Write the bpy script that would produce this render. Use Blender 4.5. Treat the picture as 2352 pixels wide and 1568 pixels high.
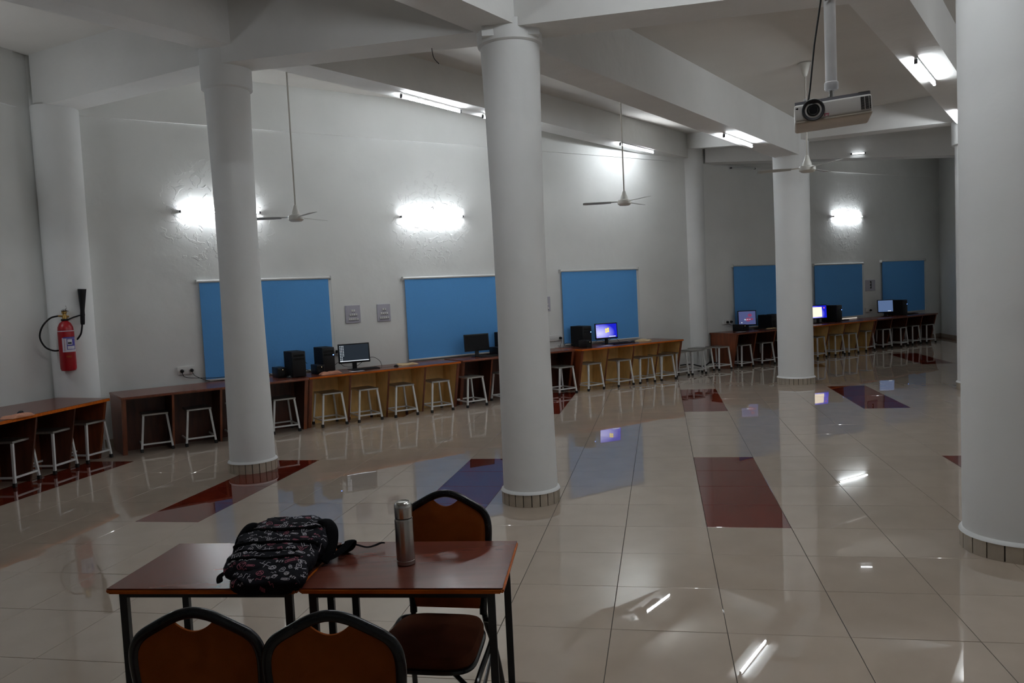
import bpy, bmesh, math, random
from mathutils import Vector, Matrix
from mathutils.bvhtree import BVHTree
random.seed(7)
PI = math.pi
for o in list(bpy.data.objects):
    bpy.data.objects.remove(o, do_unlink=True)
scn = bpy.context.scene
COL = scn.collection

# ------------------------------------------------------------------ camera, world, exposure
cam = bpy.data.objects.new('camera', bpy.data.cameras.new('camera'))
COL.objects.link(cam)
PIT, ROL = 0.0624756, -0.0481878
cr, sr = math.cos(ROL), math.sin(ROL)
R0, U0, F0 = Vector((1, 0, 0)), Vector((0, math.sin(PIT), math.cos(PIT))), Vector((0, math.cos(PIT), -math.sin(PIT)))
Rt, Up = cr * R0 + sr * U0, -sr * R0 + cr * U0
M = Matrix((Rt, Up, -F0)).transposed().to_4x4()
M.translation = (0, 0, 1.81)
cam.matrix_world = M
cam.data.sensor_width = 36
cam.data.lens = 1780.65 / 2352 * 36
cam.data.clip_start = 0.05
scn.camera = cam
world = bpy.data.worlds.new('world'); scn.world = world
world.use_nodes = True
world.node_tree.nodes['Background'].inputs[0].default_value = (0.02, 0.022, 0.025, 1)
world.node_tree.nodes['Background'].inputs[1].default_value = 0.2
scn.view_settings.view_transform = 'Standard'
scn.view_settings.look = 'None'
scn.view_settings.gamma = 1
scn.view_settings.use_curve_mapping = False
scn.view_settings.exposure = 0.43
scn.cycles.max_bounces = 6
scn.cycles.diffuse_bounces = 4
scn.cycles.glossy_bounces = 3
TUBE_POWER = 68.0

# ------------------------------------------------------------------ materials
MATS = {}
def nd(nt, typ, **kw):
    n = nt.nodes.new(typ)
    for k, v in kw.items():
        setattr(n, k, v)
    return n
def mat(name, col, rough=.5, metal=0., spec=.5, noise=None, bump=None, emit=None, coat=0., tint=None, coords='Object'):
    """noise=(scale, amount, detail, stretch) varies the colour; bump=(scale, strength, distance, detail)"""
    m = bpy.data.materials.new(name); m.use_nodes = True
    nt = m.node_tree; b = nt.nodes['Principled BSDF']
    b.inputs['Base Color'].default_value = (*col, 1)
    b.inputs['Roughness'].default_value = rough
    b.inputs['Metallic'].default_value = metal
    b.inputs['Specular IOR Level'].default_value = spec
    b.inputs['Coat Weight'].default_value = coat
    b.inputs['Coat Roughness'].default_value = .05
    tc = nd(nt, 'ShaderNodeTexCoord')
    src = None
    if noise:
        mp = nd(nt, 'ShaderNodeMapping'); nt.links.new(tc.outputs[coords], mp.inputs[0])
        mp.inputs['Scale'].default_value = noise[3] if len(noise) > 3 else (1, 1, 1)
        n = nd(nt, 'ShaderNodeTexNoise'); nt.links.new(mp.outputs[0], n.inputs['Vector'])
        n.inputs['Scale'].default_value = noise[0]; n.inputs['Detail'].default_value = noise[2]
        cr_ = nd(nt, 'ShaderNodeValToRGB'); nt.links.new(n.outputs['Fac'], cr_.inputs[0])
        a = noise[1]
        cr_.color_ramp.elements[0].position = .3; cr_.color_ramp.elements[1].position = .7
        cr_.color_ramp.elements[0].color = (*[c * (1 - a) for c in col], 1)
        cr_.color_ramp.elements[1].color = (*[min(1, c * (1 + a)) for c in col], 1)
        src = cr_.outputs[0]
    if tint:
        oi = nd(nt, 'ShaderNodeObjectInfo')
        mr = nd(nt, 'ShaderNodeMapRange'); nt.links.new(oi.outputs['Random'], mr.inputs[0])
        mr.inputs['To Min'].default_value = 1 - tint; mr.inputs['To Max'].default_value = 1 + tint
        hs = nd(nt, 'ShaderNodeHueSaturation'); nt.links.new(mr.outputs[0], hs.inputs['Value'])
        if src: nt.links.new(src, hs.inputs['Color'])
        else: hs.inputs['Color'].default_value = (*col, 1)
        src = hs.outputs[0]
    if src: nt.links.new(src, b.inputs['Base Color'])
    if bump:
        n2 = nd(nt, 'ShaderNodeTexNoise'); nt.links.new(tc.outputs[coords], n2.inputs['Vector'])
        n2.inputs['Scale'].default_value = bump[0]; n2.inputs['Detail'].default_value = bump[3] if len(bump) > 3 else 3
        bp = nd(nt, 'ShaderNodeBump'); nt.links.new(n2.outputs['Fac'], bp.inputs['Height'])
        bp.inputs['Strength'].default_value = bump[1]; bp.inputs['Distance'].default_value = bump[2]
        nt.links.new(bp.outputs[0], b.inputs['Normal'])
    if emit:
        b.inputs['Emission Color'].default_value = (*emit[0], 1)
        b.inputs['Emission Strength'].default_value = emit[1]
    MATS[name] = m
    return m

mat('wall_paint', (.80, .81, .79), .75, spec=.25, noise=(1.3, .035, 4), bump=(5, .28, .02, 5))
mat('column_paint', (.79, .80, .79), .7, spec=.25, noise=(1.6, .03, 4), bump=(3, .4, .03, 4))
mat('beam_paint', (.77, .77, .75), .8, spec=.2, noise=(1.1, .05, 4), bump=(5, .5, .02, 4))
mat('ceiling_paint', (.68, .66, .62), .8, spec=.2, noise=(.9, .05, 4), bump=(4, .3, .02, 4))
mat('grout', (.045, .038, .032), .9)
mat('cream_tile', (.44, .36, .29), .010, spec=.95, noise=(3.2, .05, 5), bump=(1.6, .010, .02, 1), tint=.03)
mat('maroon_tile', (.13, .016, .008), .010, spec=.8, noise=(6, .12, 5), bump=(1.6, .010, .02, 1), tint=.05)
mat('skirting', (.40, .34, .27), .25, noise=(8, .08, 4), tint=.06)
mat('laminate', (.125, .034, .022), .24, spec=.3, noise=(3.0, .08, 5, (1, 9, 1)))
mat('laminate_edge', (.52, .12, .010), .35, spec=.15, noise=(5, .2, 5, (1, 6, 6)))
mat('desk_brown', (.17, .042, .014), .38, noise=(3, .3, 5, (6, 6, 1)))
mat('desk_dark', (.075, .022, .011), .4, noise=(3, .3, 5, (6, 6, 1)))
mat('plywood', (.80, .53, .20), .5, noise=(5, .12, 6, (3, 3, 1)))
mat('stool_paint', (.74, .74, .73), .4, noise=(14, .05, 3))
mat('stool_seat', (.20, .19, .17), .32, metal=.75, noise=(6, .35, 5))
mat('stool_rim', (.50, .50, .48), .35, metal=.8, noise=(9, .15, 3))
mat('rubber', (.012, .012, .012), .7)
mat('black_plastic', (.006, .006, .007), .4, spec=.3)
mat('black_matte', (.005, .005, .006), .75, spec=.2)
mat('black_gloss', (.004, .004, .005), .2, spec=.3)
mat('grey_plastic', (.055, .055, .06), .5, spec=.3)
mat('blind_fabric', (.125, .385, .80), .85, spec=.15, noise=(90, .05, 2), bump=(300, .2, .001, 2))
mat('white_plastic', (.72, .72, .70), .4)
mat('offwhite_plastic', (.60, .60, .58), .45)
mat('board_grey', (.47, .46, .53), .4)
mat('fan_paint', (.66, .65, .60), .4)
mat('fan_blade_paint', (.50, .50, .47), .45)
mat('rod_paint', (.50, .47, .42), .5)
mat('pipe_white', (.70, .70, .70), .35, noise=(9, .08, 3))
mat('projector_white', (.76, .74, .71), .4, noise=(5, .04, 3))
mat('projector_under', (.55, .49, .42), .5, noise=(4, .12, 4))
mat('projector_grey', (.22, .22, .25), .45)
mat('chair_fabric', (.25, .062, .012), .95, spec=.05, noise=(5, .22, 5), bump=(350, .3, .001, 2))
mat('seat_fabric', (.085, .028, .014), .95, spec=.05, noise=(5, .25, 5), bump=(350, .3, .001, 2))
mat('chair_metal', (.009, .010, .012), .24, spec=.42, noise=(25, .4, 4))
mat('table_metal', (.008, .009, .011), .4, spec=.4)
mat('steel', (.52, .50, .48), .26, metal=1., noise=(3, .06, 4, (40, 40, 1)), bump=(200, .05, .0005, 2))
mat('steel_cap', (.62, .61, .59), .2, metal=1.)
mat('chrome', (.6, .6, .6), .15, metal=1.)
mat('brass', (.45, .28, .09), .35, metal=.9)
mat('red_enamel', (.33, .004, .010), .3, spec=.5, noise=(4, .1, 3))
mat('label_white', (.62, .60, .66), .5)
mat('label_blue', (.06, .05, .30), .5)
mat('label_red', (.45, .05, .12), .5)
mat('label_yellow', (.32, .13, .01), .5)
mat('label_black', (.03, .03, .04), .5)
mat('peach_cloth', (.52, .24, .15), .9, bump=(40, .4, .004, 3))
mat('tan_cloth', (.50, .36, .20), .85, bump=(40, .3, .004, 3))
mat('paper', (.62, .64, .72), .6)
mat('bag_cloth', (.010, .010, .014), .85, spec=.12, noise=(20, .3, 3), bump=(25, .5, .006, 4))
mat('bag_trim', (.004, .004, .005), .9, spec=.05, bump=(120, .3, .001, 2))
mat('bag_print_white', (.46, .45, .49), .8)
mat('bag_print_red', (.33, .09, .13), .8)
mat('led_white', (1, 1, 1), emit=((.8, .9, 1), 3))
mat('led_blue', (.1, .2, 1), emit=((.15, .3, 1), 4))
mat('led_amber', (1, .8, .5), emit=((1, .75, .4), 1.2))
mat('tube_glow', (1, 1, 1), emit=((.90, .95, 1.0), TUBE_POWER))
mat('tube_dim', (1, 1, 1), emit=((.90, .95, 1.0), 4.0))
mat('tube_off', (.72, .74, .72), .3)
mat('screen_black', (.006, .006, .008), .15, spec=.25)
mat('screen_slate', (.01, .012, .016), .2, spec=.2, emit=((.045, .062, .085), .25))
mat('screen_lavender', (.02, .02, .03), .2, spec=.15, emit=((.085, .10, .24), .6))
mat('screen_pale', (.02, .02, .03), .2, spec=.15, emit=((.12, .19, .36), .55))
mat('screen_icon', (.5, .5, .5), emit=((.75, .82, .9), .6))
mat('screen_warm', (.5, .5, .5), emit=((.95, .80, .62), .9))
mat('screen_red', (.5, .1, .1), emit=((.9, .15, .2), .7))
mat('screen_pink', (.5, .1, .1), emit=((.20, .04, .13), .5))
mat('screen_yellow', (.5, .4, .1), emit=((.95, .75, .08), .9))
mat('leak_glow', (.8, .8, .8), emit=((.9, .8, .7), .5))
def peel(m, centres, rad):
    nt = m.node_tree; b = nt.nodes['Principled BSDF']
    old = b.inputs['Normal'].links[0].from_socket
    tc = nd(nt, 'ShaderNodeTexCoord'); acc = None
    for c in centres:
        d = nd(nt, 'ShaderNodeVectorMath', operation='DISTANCE'); nt.links.new(tc.outputs['Object'], d.inputs[0]); d.inputs[1].default_value = c
        mr = nd(nt, 'ShaderNodeMapRange'); nt.links.new(d.outputs['Value'], mr.inputs[0])
        mr.inputs['From Min'].default_value = rad * .6; mr.inputs['From Max'].default_value = rad; mr.inputs['To Min'].default_value = 1; mr.inputs['To Max'].default_value = 0
        if acc is None: acc = mr.outputs[0]
        else:
            mx = nd(nt, 'ShaderNodeMath', operation='MAXIMUM'); nt.links.new(acc, mx.inputs[0]); nt.links.new(mr.outputs[0], mx.inputs[1]); acc = mx.outputs[0]
    n = nd(nt, 'ShaderNodeTexNoise'); nt.links.new(tc.outputs['Object'], n.inputs['Vector']); n.inputs['Scale'].default_value = 7; n.inputs['Detail'].default_value = 6; n.inputs['Distortion'].default_value = 1.2
    r = nd(nt, 'ShaderNodeValToRGB'); nt.links.new(n.outputs['Fac'], r.inputs[0]); r.color_ramp.elements[0].position = .53; r.color_ramp.elements[1].position = .58
    mu = nd(nt, 'ShaderNodeMath', operation='MULTIPLY'); nt.links.new(acc, mu.inputs[0]); nt.links.new(r.outputs[0], mu.inputs[1])
    bp = nd(nt, 'ShaderNodeBump'); nt.links.new(mu.outputs[0], bp.inputs['Height']); nt.links.new(old, bp.inputs['Normal'])
    bp.inputs['Strength'].default_value = .8; bp.inputs['Distance'].default_value = .012
    nt.links.new(bp.outputs[0], b.inputs['Normal'])
def _w(s, z): a = math.radians(33); return (2.83 + s * math.cos(a), 15.8 + s * math.sin(a), z)
peel(MATS['wall_paint'], [_w(-8.3, 3.15), _w(-4.87, 3.15), _w(6.75, 3.25)], .85)
# blue desktop: bright glow from the lower left
def blue_screen(name, a, b_):
    m = mat(name, (.01, .01, .03), .2, spec=.15)
    nt = m.node_tree; b = nt.nodes['Principled BSDF']
    tc = nd(nt, 'ShaderNodeTexCoord'); mp = nd(nt, 'ShaderNodeMapping')
    nt.links.new(tc.outputs['Generated'], mp.inputs[0])
    mp.inputs['Location'].default_value = (-.22, 0, -.45); mp.inputs['Scale'].default_value = (1.35, 0, 1.35)
    g = nd(nt, 'ShaderNodeTexGradient', gradient_type='SPHERICAL'); nt.links.new(mp.outputs[0], g.inputs[0])
    r = nd(nt, 'ShaderNodeValToRGB'); nt.links.new(g.outputs[1], r.inputs[0])
    r.color_ramp.elements[0].color = (*a, 1); r.color_ramp.elements[1].color = (*b_, 1)
    nt.links.new(r.outputs[0], b.inputs['Emission Color']); b.inputs['Emission Strength'].default_value = 1.
blue_screen('screen_blue', (.006, .010, .46), (.50, .50, .95))

# ------------------------------------------------------------------ mesh helpers
class MB:
    """collects shapes for ONE mesh object"""
    def __init__(s): s.bm = bmesh.new()
    def box(s, x0, x1, y0, y1, z0, z1, bev=0., seg=1, mtx=None):
        t = bmesh.new()
        bmesh.ops.create_cube(t, size=1)
        for v in t.verts:
            v.co = Vector(((x0 + x1) / 2 + v.co.x * (x1 - x0), (y0 + y1) / 2 + v.co.y * (y1 - y0), (z0 + z1) / 2 + v.co.z * (z1 - z0)))
        if bev > 0:
            bmesh.ops.bevel(t, geom=t.edges[:], offset=bev, segments=seg, profile=.5, affect='EDGES')
        s.merge(t, mtx); return s
    def merge(s, t, mtx=None):
        if mtx is not None: bmesh.ops.transform(t, matrix=mtx, verts=t.verts[:])
        me = bpy.data.meshes.new('tmp'); t.to_mesh(me); t.free(); s.bm.from_mesh(me); bpy.data.meshes.remove(me)
    def prism(s, pts, h, mtx=None):
        """polygon pts [(x,y)] extruded from z=h[0] to h[1]"""
        b = s.bm; n = len(pts)
        lo = [b.verts.new(_tf(mtx, (x, y, h[0]))) for x, y in pts]
        hi = [b.verts.new(_tf(mtx, (x, y, h[1]))) for x, y in pts]
        b.faces.new(lo[::-1]); b.faces.new(hi)
        for i in range(n): b.faces.new((lo[i], lo[(i + 1) % n], hi[(i + 1) % n], hi[i]))
        return s
    def hull8(s, lo, hi):
        """box from 4 lower and 4 upper corner points, same order"""
        b = s.bm
        L = [b.verts.new(p) for p in lo]; U = [b.verts.new(p) for p in hi]
        b.faces.new(L[::-1]); b.faces.new(U)
        for i in range(4): b.faces.new((L[i], L[(i + 1) % 4], U[(i + 1) % 4], U[i]))
        return s
    def tube(s, pts, r, n=8, closed=False, flat=None):
        b = s.bm; P = [Vector(p) for p in pts]; rings = []
        R = r if isinstance(r, list) else [r] * len(P)
        prev = None
        for i, q in enumerate(P):
            if closed: d = (P[(i + 1) % len(P)] - P[i - 1])
            elif i == 0: d = P[1] - P[0]
            elif i == len(P) - 1: d = P[-1] - P[-2]
            else: d = (P[i + 1] - P[i]).normalized() + (P[i] - P[i - 1]).normalized()
            d.normalize()
            if prev is None:
                a = Vector((0, 0, 1)) if abs(d.z) < .9 else Vector((1, 0, 0))
                if flat is not None: a = Vector(flat)
                u = d.cross(a).normalized()
            else:
                u = (prev - d * prev.dot(d)).normalized()
            w = d.cross(u); prev = u
            rr = R[i]; ru, rw = (rr if isinstance(rr, tuple) else (rr, rr))
            rings.append([b.verts.new(q + u * (math.cos(2 * PI * k / n) * ru) + w * (math.sin(2 * PI * k / n) * rw)) for k in range(n)])
        m = len(rings)
        for i in range(m if closed else m - 1):
            A, B = rings[i], rings[(i + 1) % m]
            for k in range(n): b.faces.new((A[k], A[(k + 1) % n], B[(k + 1) % n], B[k]))
        if not closed: b.faces.new(rings[0][::-1]); b.faces.new(rings[-1])
        return s
    def lathe(s, prof, n=32, mtx=None, caps=True):
        b = s.bm; rings = []
        for r, z in prof:
            rings.append([b.verts.new(_tf(mtx, (math.cos(2 * PI * k / n) * max(r, 1e-5), math.sin(2 * PI * k / n) * max(r, 1e-5), z))) for k in range(n)])
        for A, B in zip(rings, rings[1:]):
            for k in range(n): b.faces.new((A[k], A[(k + 1) % n], B[(k + 1) % n], B[k]))
        if caps: b.faces.new(rings[0][::-1]); b.faces.new(rings[-1])
        return s
    def quad(s, a, b_, c, d):
        s.bm.faces.new([s.bm.verts.new(p) for p in (a, b_, c, d)]); return s
    def build(s, name, m, parent=None, smooth=True, label=None):
        bmesh.ops.recalc_face_normals(s.bm, faces=s.bm.faces[:])
        me = bpy.data.meshes.new(name); s.bm.to_mesh(me); s.bm.free()
        me.materials.append(MATS[m] if isinstance(m, str) else m)
        if smooth:
            me.shade_smooth(); me.set_sharp_from_angle(angle=math.radians(38))
        o = bpy.data.objects.new(name, me); COL.objects.link(o)
        if parent: o.parent = parent
        if label: o['label'] = label
        return o
def _tf(m, p):
    return Vector(p) if m is None else m @ Vector(p)
def tag(o, label=None, cat=None, group=None, kind=None):
    if label: o['label'] = label
    if cat: o['category'] = cat
    if group: o['group'] = group
    if kind: o['kind'] = kind
    return o
def thing(name, loc, rz=0, label=None, cat=None, group=None):
    o = bpy.data.objects.new(name, None); COL.objects.link(o)
    o.location = loc; o.rotation_euler = (0, 0, rz); o.empty_display_size = .1
    return tag(o, label, cat, group)
def dup(root, loc, rz, label=None, group=None):
    r = root.copy(); COL.objects.link(r); r.location = loc; r.rotation_euler = (0, 0, rz)
    if label: r['label'] = label
    if group: r['group'] = group
    kids = {}
    for o in list(KIDS(root)):
        c = o.copy(); COL.objects.link(c); c.parent = r
        for g in KIDS(o):
            d = g.copy(); COL.objects.link(d); d.parent = c
    return r
def KIDS(o): return [c for c in COL.objects if c.parent == o]
def struct(name, mb, m, label=None, smooth=False, parent=None):
    o = mb.build(name, m, parent, smooth)
    o['kind'] = 'structure'
    if label: o['label'] = label
    return o
def text_mesh(name, s, size, m, parent, mtx, depth=.0006):
    cu = bpy.data.curves.new('t', 'FONT'); cu.body = s; cu.size = size; cu.extrude = depth
    cu.align_x = 'CENTER'; cu.align_y = 'CENTER'
    t = bpy.data.objects.new('t', cu); COL.objects.link(t)
    me = bpy.data.meshes.new_from_object(t)
    bpy.data.objects.remove(t); me.transform(mtx); me.materials.clear(); me.materials.append(MATS[m])
    o = bpy.data.objects.new(name, me); COL.objects.link(o); o.parent = parent
    return o

# wall frame: s runs along the long wall, d out into the room
WP = Vector((2.83, 15.8)); WA = math.radians(33)
UX, UY = math.cos(WA), math.sin(WA)
def W(s, d, z=0.):
    return Vector((WP.x + s * UX + d * UY, WP.y + s * UY - d * UX, z))
S0, S1 = -10.53, 11.05                                   # the long wall's ends
L0 = W(S0, 0); L1 = W(S1, 0)
A0 = math.radians(74.5)
def WL(t, d, z=0.):                                      # the left wall: t towards the camera, d into the room
    return Vector((L0.x - t * math.cos(A0) + d * math.sin(A0), L0.y - t * math.sin(A0) - d * math.cos(A0), z))
RB = Vector((7.2, -4.2, 0)); LB = WL(15.0, 0)

# ------------------------------------------------------------------ floor
S = .6; YAW = -.1912157
OX, OY = 2.0876785, 13.581562
cy_, sy_ = math.cos(YAW), math.sin(YAW)
def grid(gx, gy):
    return Vector((S * (OX + cy_ * gx - sy_ * gy), S * (OY + sy_ * gx + cy_ * gy), 0))
room_poly = [Vector((L0.x, L0.y)), Vector((L1.x, L1.y)), Vector((RB.x, RB.y)), Vector((LB.x, LB.y))]
def inside(p, poly, grow=.25):
    n = len(poly)
    for i in range(n):
        a, b = poly[i], poly[(i + 1) % n]
        e = (b - a).normalized(); nn = Vector((e.y, -e.x))       # clockwise polygon: inward is to the right
        if (p - a).dot(nn) < -grow: return False
    return True
mb = MB(); pp = [(q.x, q.y) for q in room_poly]
mb.prism(pp, (-.15, -.0035))
floor = struct('floor', mb, 'grout', 'glossy cream tiled floor with maroon tile strips')
def cam_dist(p): return math.hypot(p.x, p.y)
def in_view(p, pad=40):
    v = cam.matrix_world.inverted() @ Vector((p.x, p.y, 0))
    if v.z > -.3: return False
    x = 1176 + 1780.65 * v.x / -v.z; y = 784 - 1780.65 * v.y / -v.z
    return -pad < x < 2352 + pad and y < 1568 + pad
def is_maroon(i, j): return (i % 4 == 1) and (j % 9 in (0, 1, 2, 3))
cells = []
for i in range(-34, 32):
    for j in range(-34, 30):
        p = grid(i + .5, -(j + .5)); 
        if inside(Vector((p.x, p.y)), room_poly, .35): cells.append((cam_dist(p) + (0 if in_view(p) else 1000), i, j, p))
cells.sort(key=lambda c: c[0])
def tile_mesh(name, m):
    h = S / 2 - .0018; t = MB()
    b = .0012
    lo = [(-h, -h, -.01), (h, -h, -.01), (h, h, -.01), (-h, h, -.01)]
    md = [(-h, -h, -b), (h, -h, -b), (h, h, -b), (-h, h, -b)]
    k = h - b
    hi = [(-k, -k, 0), (k, -k, 0), (k, k, 0), (-k, k, 0)]
    bm = t.bm
    Lo, Md, Hi = [[bm.verts.new(q) for q in r] for r in (lo, md, hi)]
    bm.faces.new(Hi); bm.faces.new(Lo[::-1])
    for A, B in ((Lo, Md), (Md, Hi)):
        for i in range(4): bm.faces.new((A[i], A[(i + 1) % 4], B[(i + 1) % 4], B[i]))
    bmesh.ops.recalc_face_normals(bm, faces=bm.faces[:])
    me = bpy.data.meshes.new(name); bm.to_mesh(me); bm.free(); me.materials.append(MATS[m]); return me
cream_me, maroon_me = tile_mesh('tile', 'cream_tile'), tile_mesh('tile', 'maroon_tile')
rest = bmesh.new(); rest_m = bmesh.new()
for k, (dd, i, j, p) in enumerate(cells):
    me = maroon_me if is_maroon(i, j) else cream_me
    rot = Matrix.Rotation(YAW + random.choice((0, 1, 2, 3)) * PI / 2, 4, 'Z') @ Matrix.Rotation(random.gauss(0, .0008), 4, 'X') @ Matrix.Rotation(random.gauss(0, .0008), 4, 'Y')
    if k < 295:
        o = bpy.data.objects.new('tile', me); COL.objects.link(o); o.parent = floor
        o.matrix_local = Matrix.Translation(p) @ rot
    else:
        tgt = rest_m if me is maroon_me else rest
        n0 = len(tgt.verts); tgt.from_mesh(me); tgt.verts.ensure_lookup_table()
        bmesh.ops.transform(tgt, matrix=Matrix.Translation(p) @ rot, verts=tgt.verts[n0:])
for bm, nm, m in ((rest, 'distant_tiles', 'cream_tile'), (rest_m, 'distant_maroon_tiles', 'maroon_tile')):
    me = bpy.data.meshes.new(nm); bm.to_mesh(me); bm.free(); me.materials.append(MATS[m])
    o = bpy.data.objects.new(nm, me); COL.objects.link(o); o.parent = floor; o['kind'] = 'stuff'

# ------------------------------------------------------------------ walls
def wall_slab(a, b, z0, z1, th, out):
    """upright slab whose room face runs a->b; out is the outward normal"""
    return MB().hull8([(a.x, a.y, z0), (b.x, b.y, z0), (b.x + out.x * th, b.y + out.y * th, z0), (a.x + out.x * th, a.y + out.y * th, z0)],
                      [(a.x, a.y, z1), (b.x, b.y, z1), (b.x + out.x * th, b.y + out.y * th, z1), (a.x + out.x * th, a.y + out.y * th, z1)])
nout = Vector((-UY, UX, 0))
struct('wall_back', wall_slab(L0, L1, -.15, 5.6, .25, nout), 'wall_paint', 'long white hand-plastered wall with the blue blinds')
nl = Vector((-math.sin(A0), math.cos(A0), 0))
struct('wall_left', wall_slab(LB, L0, -.15, 5.6, .25, nl), 'wall_paint', 'white wall at the far left edge')
er = (L1 - RB).normalized(); nr = Vector((er.y, -er.x, 0))
struct('wall_right', wall_slab(L1, RB, -.15, 5.6, .25, nr), 'wall_paint', 'white wall closing the far right corner')
ef = (RB - LB).normalized(); nf = Vector((ef.y, -ef.x, 0))
struct('wall_front', wall_slab(RB, LB, -.15, 5.6, .25, nf), 'wall_paint', 'white wall behind the photographer')
# slightly proud plaster band above the crack line, and baseboards of tan tile
mb = MB(); mb.hull8([W(S0 + .25, .0, 4.40), W(.9, .0, 4.36), W(.9, .03, 4.36), W(S0 + .25, .03, 4.40)],
                    [W(S0 + .25, .0, 5.2), W(.9, .0, 5.2), W(.9, .03, 5.2), W(S0 + .25, .03, 5.2)])
struct('trim_1', mb, 'wall_paint', 'plaster band above the left and middle blinds')
mb = MB(); mb.hull8([W(1.7, .0, 4.36), W(S1, .0, 4.42), W(S1, .03, 4.42), W(1.7, .03, 4.36)],
                    [W(1.7, .0, 5.2), W(S1, .0, 5.2), W(S1, .03, 5.2), W(1.7, .03, 5.2)])
struct('trim_2', mb, 'wall_paint', 'plaster band above the far blinds')
mb = MB(); mb.hull8([WL(9, .0, 4.45), WL(.2, .0, 4.42), WL(.2, .03, 4.42), WL(9, .03, 4.45)],
                    [WL(9, .0, 5.3), WL(.2, .0, 5.3), WL(.2, .03, 5.3), WL(9, .03, 5.3)])
struct('trim_3', mb, 'wall_paint', 'plaster band high on the left wall')
for nm, f, a, b in (('baseboard_back', W, S0 + .3, S1), ('baseboard_left', WL, 14.9, .2)):
    mb = MB(); mb.hull8([f(a, 0, 0), f(b, 0, 0), f(b, .012, 0), f(a, .012, 0)], [f(a, 0, .1), f(b, 0, .1), f(b, .012, .1), f(a, .012, .1)])
    bo = struct(nm, mb, 'skirting', 'low tan tile skirting along the wall foot')
mb = MB(); a, b = L1 - nr * 0, RB; q = -nr * .012
mb.hull8([a, b, b + q, a + q], [v + Vector((0, 0, .1)) for v in (a, b, b + q, a + q)])
struct('baseboard_right', mb, 'skirting', 'low tan tile skirting along the right wall')

# ------------------------------------------------------------------ columns
C1, C2, C3, C4, C4B = (-2.93, 8.50), (.102, 6.675), (4.945, 13.51), (3.215, 4.93), (7.09, 11.80)
def column(c, prof, label, band=None, n=48, tiles=22, rb=.25, skirt=True, top=5.3):
    mb = MB(); mb.lathe([(r, z) for r, z in prof], n, Matrix.Translation((c[0], c[1], 0)))
    o = struct('column', mb, 'column_paint', label, smooth=True); o['category'] = 'column'
    if band:
        b0, b1, rr = band
        mb = MB(); mb.lathe([(rr - .02, b0), (rr, b0 + .015), (rr + .005, b1)], n, Matrix.Translation((c[0], c[1], 0)))
        mb.build('collar', 'column_paint', o)
    if skirt:
        t = MB(); a = 2 * PI / tiles; r0, r1 = rb - .03, rb + .016; g = .004 / rb; k = 4
        pts = [(math.cos(-a / 2 + g + (a - 2 * g) * q / k) * r1, math.sin(-a / 2 + g + (a - 2 * g) * q / k) * r1) for q in range(k + 1)]
        pts += [(math.cos(a / 2 - g - (a - 2 * g) * q / k) * r0, math.sin(a / 2 - g - (a - 2 * g) * q / k) * r0) for q in range(k + 1)]
        t.prism(pts, (0, .105)); first = t.build('skirting_tile', 'skirting', o, smooth=False)
        first.location = (c[0], c[1], 0)
        for q in range(1, tiles):
            d = first.copy(); COL.objects.link(d); d.rotation_euler = (0, 0, q * a); d.location = (c[0], c[1], random.uniform(-.002, .001))
        mb = MB(); rg = rb + .004; mb.lathe([(rg, 0), (rg, .104), (rg - .03, .11)], n, Matrix.Translation((c[0], c[1], 0)))
        mb.build('mortar', 'grout', o)
        mb = MB(); mb.lathe([(rb - .01, .104), (rb + .022, .106), (rb + .016, .12), (rb - .01, .135)], n, Matrix.Translation((c[0], c[1], 0)))
        mb.build('plaster_lip', 'column_paint', o)
    return o
column(C1, [(.242, 0), (.242, .2), (.236, .8), (.222, 1.5), (.212, 2.3), (.218, 3.2), (.234, 4.12)], 'round white column left of the picture centre, behind the table', (4.11, 4.52, .262), rb=.243)
column(C2, [(.236, 0), (.236, .2), (.230, .8), (.220, 1.6), (.222, 2.5), (.238, 3.4), (.250, 3.86)], 'round white column in the middle of the picture, nearest behind the table', (3.86, 4.03, .272), rb=.237)
column(C3, [(.298, 0), (.298, 1), (.29, 2.4), (.30, 4.3)], 'round white column right of the centre, before the far blinds', None, rb=.300, tiles=26)
column(C4, [(.312, 0), (.312, .5), (.308, 2.5), (.315, 4.0)], 'thick round white column cut by the right picture edge', None, rb=.312, tiles=20)
column(C4B, [(.262, 0), (.262, 3.72)], 'white column mostly hidden behind the right-edge column', (3.70, 4.3, .30), rb=.262)
w1 = W(1.40, -.13); w0 = W(-10.26, .06)
column((w1.x, w1.y), [(.29, 0), (.285, 2), (.295, 4.75)], 'round white column half sunk in the back wall by the loose stools', None, rb=.325, skirt=False)
column((w0.x, w0.y), [(.268, 0), (.262, 1.5), (.268, 3), (.275, 4.455)], 'round white corner column carrying the fire extinguisher', None, rb=.33, skirt=False)

# ------------------------------------------------------------------ ceiling slab and beams
def P3(c, z): return (c[0], c[1], z)
W1xy = (4.02, 16.9)
d12 = (Vector(W1xy) - Vector(C1)).normalized(); d23 = (Vector(C3) - Vector(C2)).normalized()
C1b = Vector(C1) - d12 * 13.2; C2b = Vector(C2) - d23 * 14.0
C4Bv = Vector(C4B); e4 = Vector((.595, .804)); B4a = Vector((2.36, 5.41)); B4b = B4a - e4 * 11
cl = MB()
def slab(P):
    cl.hull8([Vector(p) for p in P], [Vector(p) + Vector((0, 0, .2)) for p in P])
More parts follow.
